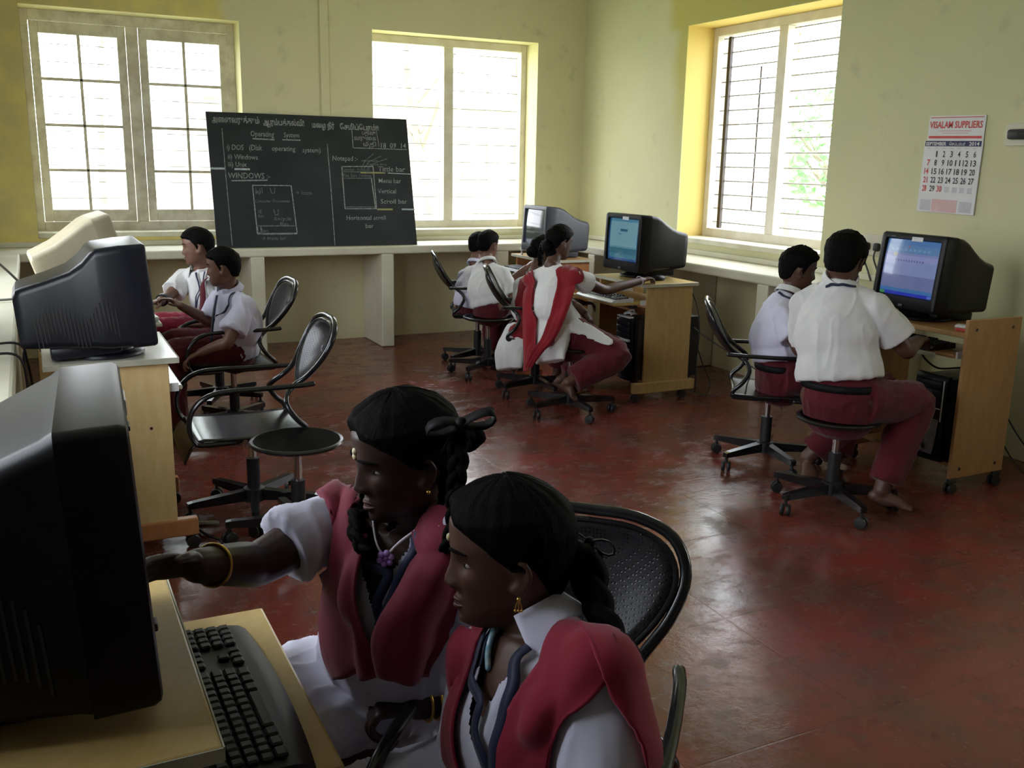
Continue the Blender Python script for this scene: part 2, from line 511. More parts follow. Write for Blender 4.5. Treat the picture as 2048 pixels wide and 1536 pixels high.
def thing(name, label, cat, loc=(0, 0, 0), rotz=0.0, group=None):
    o = bpy.data.objects.new(name, None)
    o.empty_display_size = 0.1
    COL.objects.link(o)
    o.location = loc
    o.rotation_euler = (0, 0, rotz)
    return tag(o, label, cat, group)

def tag(o, label, cat, group=None, kind=None):
    if label: o['label'] = label
    if cat: o['category'] = cat
    if group: o['group'] = group
    if kind: o['kind'] = kind
    return o

def dup(root, loc, rotz, label=None, group=None):
    r = root.copy()
    COL.objects.link(r)
    r.location = loc
    r.rotation_euler = (0, 0, rotz)
    if label: r['label'] = label
    if group: r['group'] = group
    for ch in list(root.children):
        c = ch.copy()
        COL.objects.link(c)
        c.parent = r
        for g in list(ch.children):
            d = g.copy()
            COL.objects.link(d)
            d.parent = c
    return r

def text_verts(s, size, align='LEFT', width=None, bold=0.0, shear=0.0):
    """flat letter shapes of a string as verts and faces, baseline at the origin"""
    cu = bpy.data.curves.new('lettering', 'FONT')
    cu.body = s
    cu.size = size
    cu.align_x = align
    cu.offset = bold
    cu.shear = shear
    cu.resolution_u = 2
    o = bpy.data.objects.new('lettering', cu)
    COL.objects.link(o)
    dg = bpy.context.evaluated_depsgraph_get()
    me = bpy.data.meshes.new_from_object(o.evaluated_get(dg))
    vs = [v.co.copy() for v in me.vertices]
    fs = [tuple(p.vertices) for p in me.polygons]
    bpy.data.objects.remove(o)
    bpy.data.curves.remove(cu)
    bpy.data.meshes.remove(me)
    if width and vs:
        w = max(v.x for v in vs) - min(v.x for v in vs)
        if w > 0:
            k = width / w
            x0 = min(v.x for v in vs)
            for v in vs:
                v.x = (v.x - x0) * k if align == 'LEFT' else v.x * k
    return vs, fs
# ------------------------------------------------------------------ the room
def struct(name, mb, mat, parent=None, smooth=False):
    o = mb.build(name, mat, parent, smooth)
    if parent is None:
        o['kind'] = 'structure'
    return o

def wall_with_holes(a0, a1, z1, holes, place):
    """boxes of wall round rectangular openings; holes = (a0, a1, z0, z1) sorted"""
    mb = MB()
    cur = a0
    for h0, h1, g0, g1 in holes:
        place(mb, cur, h0, 0, z1)
        place(mb, h0, h1, 0, g0)
        place(mb, h0, h1, g1, z1)
        cur = h1
    place(mb, cur, a1, 0, z1)
    return mb

ZC = 3.35
XL, XR, YB, YF = -0.60, 4.66, 7.95, -2.60
W1 = (0.045, 1.565, 0.93, 2.53)
W2 = (2.634, 4.175, 0.92, 2.55)
W3 = (4.80, 6.40, 0.955, 2.56)
W4 = (4.50, 6.10, 0.95, 2.55)
W6_ADDED = (0.50, 1.50, 0.955, 2.56)  # unseen window added in the right wall to light the front of the room
W5_ADDED = (1.25, 3.05, 0.95, 2.55)  # unseen left window, place guessed, added to brighten the front
struct('floor', MB().span((XL - 0.3, YF - 0.3, -0.2), (XR + 0.35, YB + 0.35, 0)), M['floor'])
struct('ceiling', MB().span((XL - 0.3, YF - 0.3, ZC), (XR + 0.35, YB + 0.35, ZC + 0.15)), M['ceiling'])
struct('wall_back', wall_with_holes(XL - 0.3, XR + 0.35, ZC, [W1, W2], lambda m, a, b, z0, z1: m.span((a, YB, z0), (b, YB + 0.35, z1))), M['wall_back'])
struct('wall_right', wall_with_holes(YF - 0.3, YB, ZC, [W6_ADDED, W3], lambda m, a, b, z0, z1: m.span((XR, a, z0), (XR + 0.35, b, z1))), M['wall_right'])
struct('wall_left', wall_with_holes(YF - 0.3, YB, ZC, [W5_ADDED, W4], lambda m, a, b, z0, z1: m.span((XL - 0.3, a, z0), (XL, b, z1))), M['wall'])
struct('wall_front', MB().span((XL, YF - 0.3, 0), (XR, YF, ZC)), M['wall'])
struct('trim_1', MB().span((2.195, YB - 0.014, 0.83), (2.265, YB, ZC), 0.004), M['wall_back'])
struct('trim_2', MB().span((XR - 0.02, 3.9, 0.835), (XR, YB, 0.875), 0.006), M['counter'])
struct('trim_3', MB().span((XL, YB - 0.02, 0.83), (XR - 0.02, YB, 0.868), 0.006), M['counter'])

def sash(mb, pane, w, h, cols, rows, stile=0.06, t=0.03, muntin=0.022, bottom=0.09):
    """leaf in local x (0..w), z (0..h), thin in y; rows = heights of pane splits from the bottom"""
    mb.span((0, -t / 2, 0), (stile, t / 2, h), 0.004)
    mb.span((w - stile, -t / 2, 0), (w, t / 2, h), 0.004)
    mb.span((stile, -t / 2, 0), (w - stile, t / 2, bottom), 0.004)
    mb.span((stile, -t / 2, h - stile * 1.4), (w - stile, t / 2, h), 0.004)
    for i in range(1, cols):
        x = stile + (w - 2 * stile) * i / cols
        mb.span((x - muntin / 2, -t / 3, bottom), (x + muntin / 2, t / 3, h - stile * 1.4), 0.003)
    for z in rows:
        mb.span((stile, -t / 3, z - muntin / 2), (w - stile, t / 3, z + muntin / 2), 0.003)
    pane.span((stile, -0.002, bottom), (w - stile, 0.002, h - stile * 1.4))

def window(n, w, h, loc, rotz, leaves, mat, bar_step, depth_sill, mull=0.09, head=0.065):
    """frame in local x (0..w), z (0..h), y pointing outdoors"""
    base = bpy.data.objects.new('window_%d' % n, None)
    COL.objects.link(base)
    base.location, base.rotation_euler = loc, (0, 0, rotz)
    base['kind'] = 'structure'
    fr = MB()
    fr.span((0, 0, 0), (0.055, 0.09, h), 0.005)
    fr.span((w - 0.055, 0, 0), (w, 0.09, h), 0.005)
    fr.span((0.055, 0, h - head), (w - 0.055, 0.09, h), 0.005)
    fr.span((0.055, 0, 0), (w - 0.055, 0.09, 0.07), 0.005)
    fr.span((w / 2 - mull / 2, -0.006, 0.07), (w / 2 + mull / 2, 0.10, h - head), 0.006)
    fr.build('window_frame', mat, base, False)
    MB().span((0.0, -depth_sill - 0.012, -0.035), (w, 0.0, 0.004), 0.006).build('window_sill', M['sill'], base, False)
    g = MB()
    z = 0.12
    while z < h - head:
        g.tube([(0.05, 0.065, z), (w - 0.05, 0.065, z)], 0.0055 if n == 3 else 0.0030, 6, 1, caps='flat')
        z += bar_step
    g.build('grille_bar', M['bar'], base)
    for (hx, ang, flip, lw, cols, rows) in leaves:
        fm, pm = MB(), MB()
        sash(fm, pm, lw, h - head - 0.075, cols, rows)
        mt = Matrix.Translation((hx, 0.10 if ang else 0.02, 0.072)) @ Matrix.Rotation(ang, 4, 'Z') @ (Matrix.Rotation(pi, 4, 'Z') if flip else Matrix.Identity(4))
        s_ = fm.xform(mt).build('sash', mat, base, False)
        pm.xform(mt).build('pane', M['glass'], s_, False)
    return base

lw = 0.66
rows4 = (0.385, 0.715, 1.045)
w1 = window(1, 1.52, 1.60, (0.045, 8.17, 0.93), 0, [(0.058, 0, False, 0.655, 2, rows4), (1.462, 0, True, 0.655, 2, rows4)], M['oldwood'], 0.125, 0.22, 0.085, 0.075)
w2 = window(2, 1.541, 1.63, (2.634, 8.17, 0.92), 0, [(1.50, radians(-57), True, 0.66, 2, rows4)], M['oldwood_light'], 0.155, 0.22)
w3 = window(3, 1.60, 1.605, (4.91, 6.40, 0.955), radians(-90), [(0.05, radians(141), False, 0.66, 2, rows4)], M['oldwood_light'], 0.108, 0.25)
MB().tube([(0.42, 0.14, 0.22), (0.42, 0.14, 1.30)], 0.007, 6, 1, caps='flat').build('stay_rod', M['screw'], w3)
MB().span((0.150, 0.025, 0.075), (0.182, 0.055, 1.53), 0.003).build('dark_sash_edge', M['screw'], w3, False)  # dark strip added to stand for the open sash seen edge-on
w4 = window(4, 1.60, 1.60, (-0.78, 4.50, 0.95), radians(90), [], M['oldwood_light'], 0.155, 0.18)
w6_added = window(5, 1.00, 1.605, (4.91, 1.50, 0.955), radians(-90), [], M['oldwood_light'], 0.108, 0.25)  # added out-of-view window, lets fill daylight in from the right

w5_added = window(6, 1.80, 1.60, (-0.78, 1.25, 0.95), radians(90), [], M['oldwood_light'], 0.155, 0.18)  # added out-of-view window, lets fill daylight in from the left

# built-in masonry counters round the room
def counter(label, slab, pillars, group='built-in plastered counters'):
    a, b = slab
    t = thing('masonry_counter', label, 'counter', ((a[0] + b[0]) / 2, (a[1] + b[1]) / 2, 0), 0, group)
    off = Matrix.Translation((-t.location.x, -t.location.y, 0))
    MB().span(a, b, 0.012).xform(off).build('slab', M['counter'], t, False)
    for p, q in pillars:
        MB().span(p, q, 0.008).xform(off).build('pillar', M['counter'], t, False)
    return t
counter('long cream plastered counter on pillars along the wall under the blackboard', ((-0.595, 7.45, 0.765), (4.655, 7.945, 0.83)),
        [((x, 7.452, 0.002), (x + 0.105, 7.945, 0.766)) for x in (0.44, 1.482, 2.527, 3.57)])
counter('cream plastered counter under the window beside the wall calendar', ((4.20, 3.90, 0.77), (4.655, 7.445, 0.835)),
        [((4.202, y, 0.002), (4.655, y + 0.108, 0.771)) for y in (3.90, 4.756, 5.845, 6.9)])
counter('pale plastered counter running behind the backs of the monitors on the left', ((-0.595, 2.3, 0.765), (-0.085, 7.445, 0.83)),
        [((-0.595, y, 0.002), (-0.10, y + 0.105, 0.766)) for y in (2.3, 3.6, 5.0, 6.3)])

# ------------------------------------------------------------------ outdoors
g = MB().span((-40, -40, -0.45), (60, 60, -0.25))
struct('ground', g, M['lawn'])
random.seed(4)
def tree(label, loc, h, spread, lean, n=900, trunk=0.12, z0=0.45, group='trees outside the windows', limbs=5):
    t = thing('tree', label, 'tree', loc, 0, group)
    mb = MB()
    mb.tube([(0, 0, -0.3), (lean * 0.3, 0, h * 0.3), (lean * 0.8, 0.1, h * 0.55), (lean, 0, h * 0.8)], [trunk, trunk * 0.8, trunk * 0.6, trunk * 0.3], 8, 4)
    for i in range(limbs):
        a = random.uniform(0, 2 * pi)
        s_ = random.uniform(0.35, 0.6)
        p = Vector((lean * s_, 0, h * s_))
        e = p + Vector((cos(a) * spread * 0.7, sin(a) * spread * 0.7, h * 0.25))
        mb.tube([p, (p + e) / 2 + Vector((0, 0, -0.1)), e], [trunk * 0.45, trunk * 0.3, trunk * 0.12], 6, 3)
    mb.build('trunk', M['bark'], t)
    lf = MB()
    for i in range(n):
        d = Vector((random.gauss(0, 1), random.gauss(0, 1), random.gauss(0, 0.8)))
        d.normalize()
        r = spread * random.uniform(0.55, 1.0)
        c = Vector((lean, 0, h * (z0 + (1 - z0) / 2))) + Vector((d.x * r, d.y * r, d.z * h * (1 - z0) / 2 * random.uniform(0.6, 1)))
        s_ = random.uniform(0.05, 0.13)
        u_ = Vector((random.gauss(0, 1), random.gauss(0, 1), random.gauss(0, 1))).normalized()
        w_ = u_.orthogonal().normalized()
        lf.add([c - u_ * s_, c + w_ * s_ * 0.5, c + u_ * s_, c - w_ * s_ * 0.5], [(0, 1, 2, 3)])
    lf.build('foliage', M['leaf'], t, False)
    return t
tree('slender leaning tree outside the window right of the blackboard', (6.2, 15.5, -0.25), 5.0, 1.3, -0.5, 260, 0.10, 0.70)
tree('low green bushy tree seen through the right wall window', (10.6, 10.6, -0.25), 3.3, 1.25, 0.2, 1300, 0.10, 0.25)
tree('leafy tree beyond the left window above its top panes', (1.2, 19.5, -0.25), 7.6, 3.6, 0.3, 2600, 0.07, 0.55, limbs=0)
tree('tall tree whose crown shows at the top of the right wall window', (13.5, 15.0, -0.25), 8.0, 2.2, 0.0, 1500, 0.2, 0.55)
sh = thing('outbuilding', 'long low building with a sheet roof outside the window beside the blackboard', 'building', (13, 27, -0.25))
MB().span((-9, 0, 0), (9, 5, 3.4)).build('wall', M['brick'], sh, False)
MB().box((0, 2.5, 4.0), (19, 6.4, 0.12), Matrix.Rotation(radians(12), 3, 'X')).build('roof', M['roof'], sh, False)
# ------------------------------------------------------------------ blackboard
A_, B_, T_ = Vector((1.275, 7.545, .832)), Vector((2.855, 7.52, .832)), Vector((1.275, 7.9, 1.845))
bu = (B_ - A_).normalized()
bv = (T_ - A_); bv = (bv - bu * bv.dot(bu)).normalized()
bn = bu.cross(bv)                                   # points into the room
board = thing('blackboard', 'large black chalkboard covered in writing, leaning between the two back windows', 'blackboard', A_)
board.matrix_world = Matrix(((bu.x, bv.x, bn.x, A_.x), (bu.y, bv.y, bn.y, A_.y), (bu.z, bv.z, bn.z, A_.z), (0, 0, 0, 1)))
bw, bh = 1.59, 1.075
mb = MB()
mb.add([(-0.02, 0, -0.02), (bw - 0.005, 0, -0.02), (bw + 0.03, bh, -0.02), (-0.005, bh, -0.02), (-0.02, 0, 0), (bw - 0.005, 0, 0), (bw + 0.03, bh, 0), (-0.005, bh, 0)],
       [(0, 3, 2, 1), (4, 5, 6, 7), (0, 1, 5, 4), (1, 2, 6, 5), (2, 3, 7, 6), (3, 0, 4, 7)])
mb.build('board_panel', M['board'], board, False)

def write(mb, s, x0, x1, y, size, bold=0.0, shear=0.0, z=0.0015):
    vs, fs = text_verts(s, size, 'LEFT', x1 - x0, bold, shear)
    if not vs:
        return
    mb.add([(x0 + v.x, y + v.y, z) for v in vs], fs)
def line_parts(name, lines, mat, bold=0.0, shear=0.0):
    for s_, a, b, y, h in lines:
        c_ = MB()
        write(c_, s_, a, b, y, h, bold, shear)
        c_.build(name, M[mat], board, False)
def stroke(mb, pts, w=0.006, z=0.0015):
    for (ax, ay), (bx, by) in zip(pts, pts[1:]):
        d = Vector((bx - ax, by - ay, 0))
        if d.length < 1e-6: continue
        q = Vector((-d.y, d.x, 0)).normalized() * w / 2
        a, b = Vector((ax, ay, z)), Vector((bx, by, z))
        mb.add([a - q, b - q, b + q, a + q], [(0, 1, 2, 3)])
line_parts('chalk_heading', [('அைனவருக்கும்', 0.035, 0.395, 0.992, 0.068), ('ஆரம்பக்கல்வி!', 0.425, 0.75, 0.985, 0.064),
                             ('மைழ நீர்', 0.811, 0.995, 0.975, 0.062), ('ேசமிப்ேபாம்!!', 1.04, 1.366, 0.968, 0.062)], 'chalk', 0.0016)
c = MB()
stroke(c, [(0.104, 0.943), (0.098, 0.62), (0.092, 0.02)], 0.005)
c.build('chalk_divider', M['chalk'], board, False)
c = MB()
stroke(c, [(0.919, 0.845), (0.91, 0.5), (0.89, 0.005)], 0.006)
c.build('chalk_divider', M['chalk'], board, False)
c = MB()
stroke(c, [(0.291, 0.493), (0.591, 0.493), (0.598, 0.106), (0.29, 0.106), (0.291, 0.493)], 0.008)
stroke(c, [(0.335, 0.106), (0.595, 0.106)], 0.014)
c.build('chalk_drawing', M['chalk'], board, False)
c = MB()
stroke(c, [(1.137, 0.97), (1.131, 0.815), (1.594, 0.811)], 0.006)
c.build('chalk_corner', M['chalk'], board, False)
c = MB()
stroke(c, [(1.255, 0.56), (1.262, 0.305), (1.006, 0.305), (1.018, 0.655), (1.281, 0.662), (1.27, 0.30)], 0.008)
c.build('chalk_drawing', M['chalk'], board, False)
line_parts('chalk_line', [('Operating', 0.318, 0.50, 0.888, 0.062), ('System', 0.575, 0.698, 0.888, 0.056), ('i) DOS', 0.125, 0.254, 0.775, 0.06),
                       ('(Disk', 0.296, 0.394, 0.775, 0.064), ('operating', 0.47, 0.657, 0.775, 0.056), ('system)', 0.712, 0.858, 0.768, 0.056),
                       ('ii) Windows', 0.127, 0.354, 0.70, 0.056), ('iii) Unix', 0.121, 0.264, 0.64, 0.056), ('WINDOWS :-', 0.116, 0.434, 0.547, 0.066),
                       ('பதிவு', 1.22, 1.335, 0.93, 0.046), ('வருைக', 1.148, 1.335, 0.883, 0.05), ('மீதி', 1.219, 1.33, 0.833, 0.044),
                       ('18  09  14', 1.368, 1.588, 0.822, 0.062), ('Notepad :-', 0.948, 1.16, 0.705, 0.058),
                       ('Tittle bar', 1.324, 1.556, 0.62, 0.062), ('Menu bar', 1.314, 1.509, 0.522, 0.056), ('Vertical', 1.299, 1.456, 0.435, 0.054),
                       ('Scroll bar', 1.31, 1.542, 0.348, 0.054), ('Horizontal scroll', 1.008, 1.34, 0.212, 0.052), ('bar', 1.158, 1.229, 0.145, 0.05)], 'chalk', 0.0003, 0.12)
c = MB()
stroke(c, [(0.33, 0.868), (0.50, 0.864)], 0.01); stroke(c, [(0.56, 0.866), (0.705, 0.866)], 0.01); stroke(c, [(0.135, 0.528), (0.41, 0.535)], 0.01)
stroke(c, [(1.345, 0.965), (1.352, 0.83)], 0.004)
c.build('chalk_underline', M['chalk'], board, False)
line_parts('faint_chalk_line', [('→ Icons', 0.616, 0.752, 0.42, 0.046), ('My', 0.308, 0.35, 0.425, 0.04), ('Computer', 0.298, 0.42, 0.357, 0.034), ('Documents', 0.435, 0.565, 0.357, 0.034),
                       ('IE', 0.31, 0.345, 0.27, 0.04), ('Exp.', 0.31, 0.36, 0.238, 0.03), ('Recycle', 0.431, 0.564, 0.212, 0.042), ('Bin', 0.47, 0.535, 0.173, 0.036),
                       ('→ menu bar', 0.318, 0.51, 0.057, 0.046), ('Start', 0.318, 0.375, 0.12, 0.036), ('untitled - Notepad', 1.03, 1.25, 0.62, 0.034), ('File Edit Format', 1.022, 1.26, 0.57, 0.04),
                       ('minimize', 1.19, 1.33, 0.70, 0.03), ('restore close', 1.24, 1.40, 0.67, 0.03)], 'chalk_faint', 0.0001, 0.12)
c = MB()
stroke(c, [(0.29, 0.17), (0.595, 0.168)], 0.008); stroke(c, [(0.325, 0.168), (0.328, 0.108)], 0.005)
stroke(c, [(1.016, 0.558), (1.27, 0.561)], 0.006); stroke(c, [(1.018, 0.612), (1.275, 0.612)], 0.006); stroke(c, [(1.006, 0.32), (1.262, 0.32)], 0.006)
stroke(c, [(0.315, 0.475), (0.315, 0.43), (0.345, 0.43), (0.345, 0.475)], 0.005); stroke(c, [(0.36, 0.475), (0.36, 0.43)], 0.005)
stroke(c, [(0.425, 0.475), (0.432, 0.43), (0.455, 0.43), (0.462, 0.475)], 0.005); stroke(c, [(0.435, 0.30), (0.442, 0.255), (0.462, 0.255), (0.47, 0.30)], 0.005)
stroke(c, [(0.297, 0.165), (0.297, 0.115), (0.32, 0.115), (0.32, 0.165)], 0.007)
stroke(c, [(1.18, 0.64), (1.22, 0.71), (1.30, 0.77)], 0.005); stroke(c, [(1.20, 0.64), (1.25, 0.70), (1.36, 0.75)], 0.005); stroke(c, [(1.23, 0.64), (1.30, 0.69), (1.41, 0.73)], 0.005)
c.build('faint_chalk_drawing', M['chalk_faint'], board, False)
for q_, w_ in (([(-0.012, 0.623), (0.095, 0.624)], 0.016), ([(0.168, 0.621), (0.284, 0.621)], 0.015), ([(1.486, 0.299), (1.60, 0.298)], 0.013), ([(1.40, 0.607), (1.61, 0.60)], 0.007)):
    c = MB(); stroke(c, q_, w_); c.build('tape_strip', M['tape'], board, False)
for q_, w_ in (([(1.17, 0.607), (1.379, 0.608)], 0.012), ([(1.276, 0.299), (1.407, 0.299)], 0.014)):
    c = MB(); stroke(c, q_, w_); c.build('yellow_tape_strip', M['tape_yellow'], board, False)

# ------------------------------------------------------------------ wall calendar
cal = thing('wall_calendar', 'white monthly calendar for September 2014 hanging on the right wall', 'calendar', (XR - 0.004, 4.045, 1.277))
cal.matrix_world = Matrix.Translation((XR - 0.004, 4.048, 1.277)) @ Matrix(((0, 0, -1, 0), (-1, 0, 0, 0), (0, 1, 0, 0), (0, 0, 0, 1))) @ Matrix.Rotation(radians(-0.8), 4, 'Z')
# local x runs to the right along the wall, local y up, local z into the room
cw, chh = 0.385, 0.535
MB().span((0, 0, 0), (cw, 0.40, 0.008), 0.002).build('date_pad', M['paper'], cal, False)
MB().span((0.01, 0.40, 0), (cw - 0.004, chh, 0.004), 0.001).build('header_card', M['paper'], cal, False)
c = MB()
write(c, 'VISALAM SUPPLIERS', 0.018, 0.366, 0.468, 0.052, 0.0012, 0, 0.0055)
c.build('shop_name', M['ink_red'], cal, False)
c = MB()
stroke(c, [(0.02, 0.525), (0.37, 0.525)], 0.004, 0.0055)
stroke(c, [(0.02, 0.418), (0.37, 0.418)], 0.013, 0.0055)
c.build('red_rule', M['ink_red'], cal, False)
c = MB()
for r_, row in enumerate([(7,), (14,), (21,), (28,)]):
    write(c, str(row[0]), 0.022 + (0.012 if r_ == 0 else 0), 0.05 + (0.004 if r_ == 0 else 0), 0.262 - 0.048 * r_, 0.046, 0.001, 0, 0.0095)
write(c, '30', 0.122, 0.156, 0.262 - 0.048 * 3, 0.046, 0.001, 0, 0.0095)
c.build('red_dates', M['ink_red'], cal, False)
c = MB()
dates = [[None, 1, 2, 3, 4, 5, 6], [None, 8, 9, 10, 11, 12, 13], [None, 15, 16, 17, 18, 19, 20], [None, 22, 23, 24, 25, 26, 27], [None, 29]]
for r_, row in enumerate(dates):
    for q, d in enumerate(row):
        if d:
            x = 0.022 + 0.0505 * q
            write(c, str(d), x + (0.016 if d == 1 else 0.012 if d < 10 else 0), x + (0.025 if d == 1 else 0.028 if d < 10 else 0.034), 0.31 - 0.048 * r_, 0.046, 0.0008, 0, 0.0095)
c.build('black_dates', M['ink_black'], cal, False)
c = MB(); stroke(c, [(0.006, 0.383), (cw - 0.008, 0.383)], 0.03, 0.0092); c.build('month_band', M['ink_navy'], cal, False)
c = MB(); write(c, 'SEPTEMBER', 0.012, 0.15, 0.373, 0.026, 0.0006, 0, 0.0102); write(c, 'ெசப்டம்பர்', 0.17, 0.275, 0.374, 0.022, 0, 0, 0.0102); write(c, '2014', 0.30, 0.365, 0.373, 0.028, 0.0006, 0, 0.0102)
c.build('month_lettering', M['paper'], cal, False)
c = MB(); stroke(c, [(0.10, 0.04), (0.27, 0.04)], 0.07, 0.0092); c.build('pink_block', M['paper_pink'], cal, False); c = MB(); stroke(c, [(0.09, 0.452), (0.30, 0.452)], 0.006, 0.0055); stroke(c, [(0.11, 0.44), (0.28, 0.44)], 0.005, 0.0055); c.build('pink_print', M['paper_pink'], cal, False)
c = MB(); stroke(c, [(0.02, 0.04), (0.09, 0.04)], 0.06, 0.0092); stroke(c, [(0.285, 0.04), (0.365, 0.04)], 0.06, 0.0092)
for q in range(7): stroke(c, [(0.025 + 0.05 * q, 0.357), (0.05 + 0.05 * q, 0.357)], 0.005, 0.0092)
for q in range(4): stroke(c, [(0.175 + 0.05 * q, 0.13), (0.205 + 0.05 * q, 0.13)], 0.03, 0.0092)
c.build('grey_print', M['paper_grey'], cal, False)

def wallbox(label, cat, name, y, z, w, h):
    t = thing(name, label, cat, (XR, y, z))
    MB().box((-0.008, 0, 0), (0.016, w, h), None, 0.003).build('plate', M['switch'], t, False)
    return t
t = wallbox('yellowed switch plate on the wall right of the calendar', 'switch', 'switch_plate', 3.44, 1.70, 0.17, 0.115)
MB().box((-0.035, 0.0, 0.0), (0.045, 0.10, 0.052), None, 0.012).build('black_plug', M['matt_black'], t)
MB().tube([(-0.05, -0.02, 0), (-0.06, -0.10, -0.01), (-0.03, -0.18, -0.02)], 0.014, 8, 5).build('plug_lead', M['matt_black'], t)
t = wallbox('socket plate with two black plugs on the wall behind the right boys', 'socket', 'socket_plate', 4.335, 1.055, 0.21, 0.13)
for yy in (0.045, -0.035):
    p = MB().box((-0.03, yy, -0.01), (0.035, 0.042, 0.05), None, 0.012).build('black_plug', M['matt_black'], t)
    MB().tube([(-0.04, yy, -0.03), (-0.045, yy, -0.08), (-0.03, yy - 0.03, -0.16), (-0.02, yy - 0.07, -0.26)], 0.0055, 6, 5).build('plug_cord', M['cable'], t)
MB().span((-0.012, -0.06, -0.32), (-0.0, -0.045, -0.065)).build('conduit', M['switch'], t, False)

# ------------------------------------------------------------------ monitors
def rrect(w, h, r, n=8):
    """rounded rectangle outline, centred, in (y, z)"""
    out = []
    for cx, cy, a0 in ((w / 2 - r, h / 2 - r, 0), (-w / 2 + r, h / 2 - r, pi / 2), (-w / 2 + r, -h / 2 + r, pi), (w / 2 - r, -h / 2 + r, 3 * pi / 2)):
        for i in range(n):
            a = a0 + pi / 2 * i / (n - 1)
            out.append((cx + r * cos(a), cy + r * sin(a)))
    return out

def crt(label, loc, rotz, style='black', tilt=0.0, w=0.41, h=0.385, d=0.43, screen='off', base_up=0.045, badge=True, group=None, vents=True, mats=None, hump=0.72, base=True, prof=None):
    """picture-tube monitor; front faces local +x at x=0, stands on local z=0"""
    shell = M[{'black': 'black_plastic', 'slate': 'blue_black', 'grey': 'grey_plastic', 'beige': 'beige'}[style]]
    t = thing('crt_monitor', label, 'monitor', loc, rotz, group)
    R = Matrix.Translation((0, 0, base_up)) @ Matrix.Rotation(-tilt, 4, 'Y')
    # front bezel: rings from the outer edge into the picture opening
    sw, shh = w - 0.075, h - 0.10
    so = 0.016
    rings = []
    for x, ww, hh, rr, oz in ((-0.085, w, h, 0.02, 0), (-0.012, w, h, 0.02, 0), (-0.003, w - 0.008, h - 0.008, 0.018, 0), (0.0, w - 0.022, h - 0.022, 0.014, 0), (0.0, sw + 0.012, shh + 0.012, 0.012, so), (-0.012, sw, shh, 0.012, so)):
        rings.append([(x, y, z + oz + h / 2) for y, z in rrect(ww, hh, rr)])
    nn = len(rings[0])
    mb = MB()
    mb.grid([[r[i] for r in rings] for i in range(nn)], True)
    mb.xform(R).build('bezel', shell, t, True, 30)
    # bulging glass
    G = 14
    P = []
    for i in range(G + 1):
        row = []
        for j in range(G + 1):
            u, v = i / G * 2 - 1, j / G * 2 - 1
            row.append((-0.011 - 0.010 * (u * u + v * v) / 2 + 0.004, u * sw / 2, v * shh / 2 + h / 2 + so))
        P.append(row)
    g = MB().grid(P)
    scr = g.xform(R).build('screen', M['crt_off'], t)
    uv = scr.data.uv_layers.new(name='UVMap')
    for lp in scr.data.loops:
        k = lp.vertex_index
        uv.data[lp.index].uv = ((k // (G + 1)) / G, (k % (G + 1)) / G)
    if screen != 'off':
        scr.data.materials.clear()
        scr.data.materials.append(screen)
    # tube housing, tapering to the rear with a hump on top
    rings = []
    prof = prof or [(-0.085, 1.0, 1.0, 0.0), (-0.13, 0.985, 0.99, 0.005), (-0.17, 0.96, 0.955, 0.008), (-0.22, 0.92, 0.88, 0.012), (-0.28, 0.87, 0.80, 0.016), (-0.34, 0.82, 0.745, 0.02), (-0.40, 0.78, hump, 0.024), (-d + 0.012, 0.755, hump - 0.015, 0.028), (-d, 0.70, hump - 0.06, 0.035)]
    for x, kw, top, bot in prof:
        zt, zb = h * top, bot + 0.004
        rings.append([(x, y, z + (zt + zb) / 2) for y, z in rrect(w * kw, zt - zb, 0.028)])
    mb = MB()
    mb.grid([[r[i] for r in rings] for i in range(nn)], True)
    mb.add(rings[-1], [tuple(range(nn))])
    sh_ = mb.xform(R).build('rear_housing', shell, t, True, 35)
    if vents:
        for s_ in (1, -1):
            mb = MB()
            for k in range(22):
                x = -0.125 - k * 0.0125
                j = max(i for i in range(len(prof) - 1) if prof[i][0] >= x)
                f = (x - prof[j][0]) / (prof[j + 1][0] - prof[j][0])
                hw = w * (prof[j][1] + f * (prof[j + 1][1] - prof[j][1])) / 2
                z0 = 0.05 + 0.03 * sin(k * 0.5)
                mb.add([(x, s_ * (hw + 0.0015), z0), (x - 0.004, s_ * (hw + 0.0008), z0), (x - 0.007, s_ * (hw + 0.0015), z0 + 0.10 + 0.012 * sin(k * 0.7)), (x - 0.003, s_ * (hw + 0.0022), z0 + 0.10 + 0.012 * sin(k * 0.7))], [(0, 1, 2, 3)])
            mb.xform(R).build('vent_grille', M['matt_black'] if style != 'beige' else M['edge'], sh_, False)
    # lower rear box and swivel stand
    mb = MB()
    mb.box((-0.24, 0, 0.0), (0.24, w * 0.62, 0.05), None, 0.012)
    mb.xform(R).build('connector_box', shell, t)
    if base:
        MB().lathe([(0.132, 0.0), (0.140, 0.006), (0.136, 0.014), (0.10, 0.022), (0.075, base_up + 0.004), (0.07, base_up + 0.02)], 32, (-0.17, 0, 0)).build('swivel_base', shell, t)
    if badge:
        b = MB().box((0.0008, 0.03, h - 0.028), (0.003, 0.07, 0.022), None, 0.001).xform(R).build('badge', M['silver'], t, False)
    MB().box((0.001, -w * 0.30, h - 0.022), (0.003, 0.03, 0.006), None, 0.001).xform(R).build('model_strip', M['grey_plastic'], t, False)
    MB().box((0.002, 0.0, 0.018), (0.008, 0.028, 0.013), None, 0.003).xform(R).build('power_button', M['grey_plastic'], t, False)
    return t

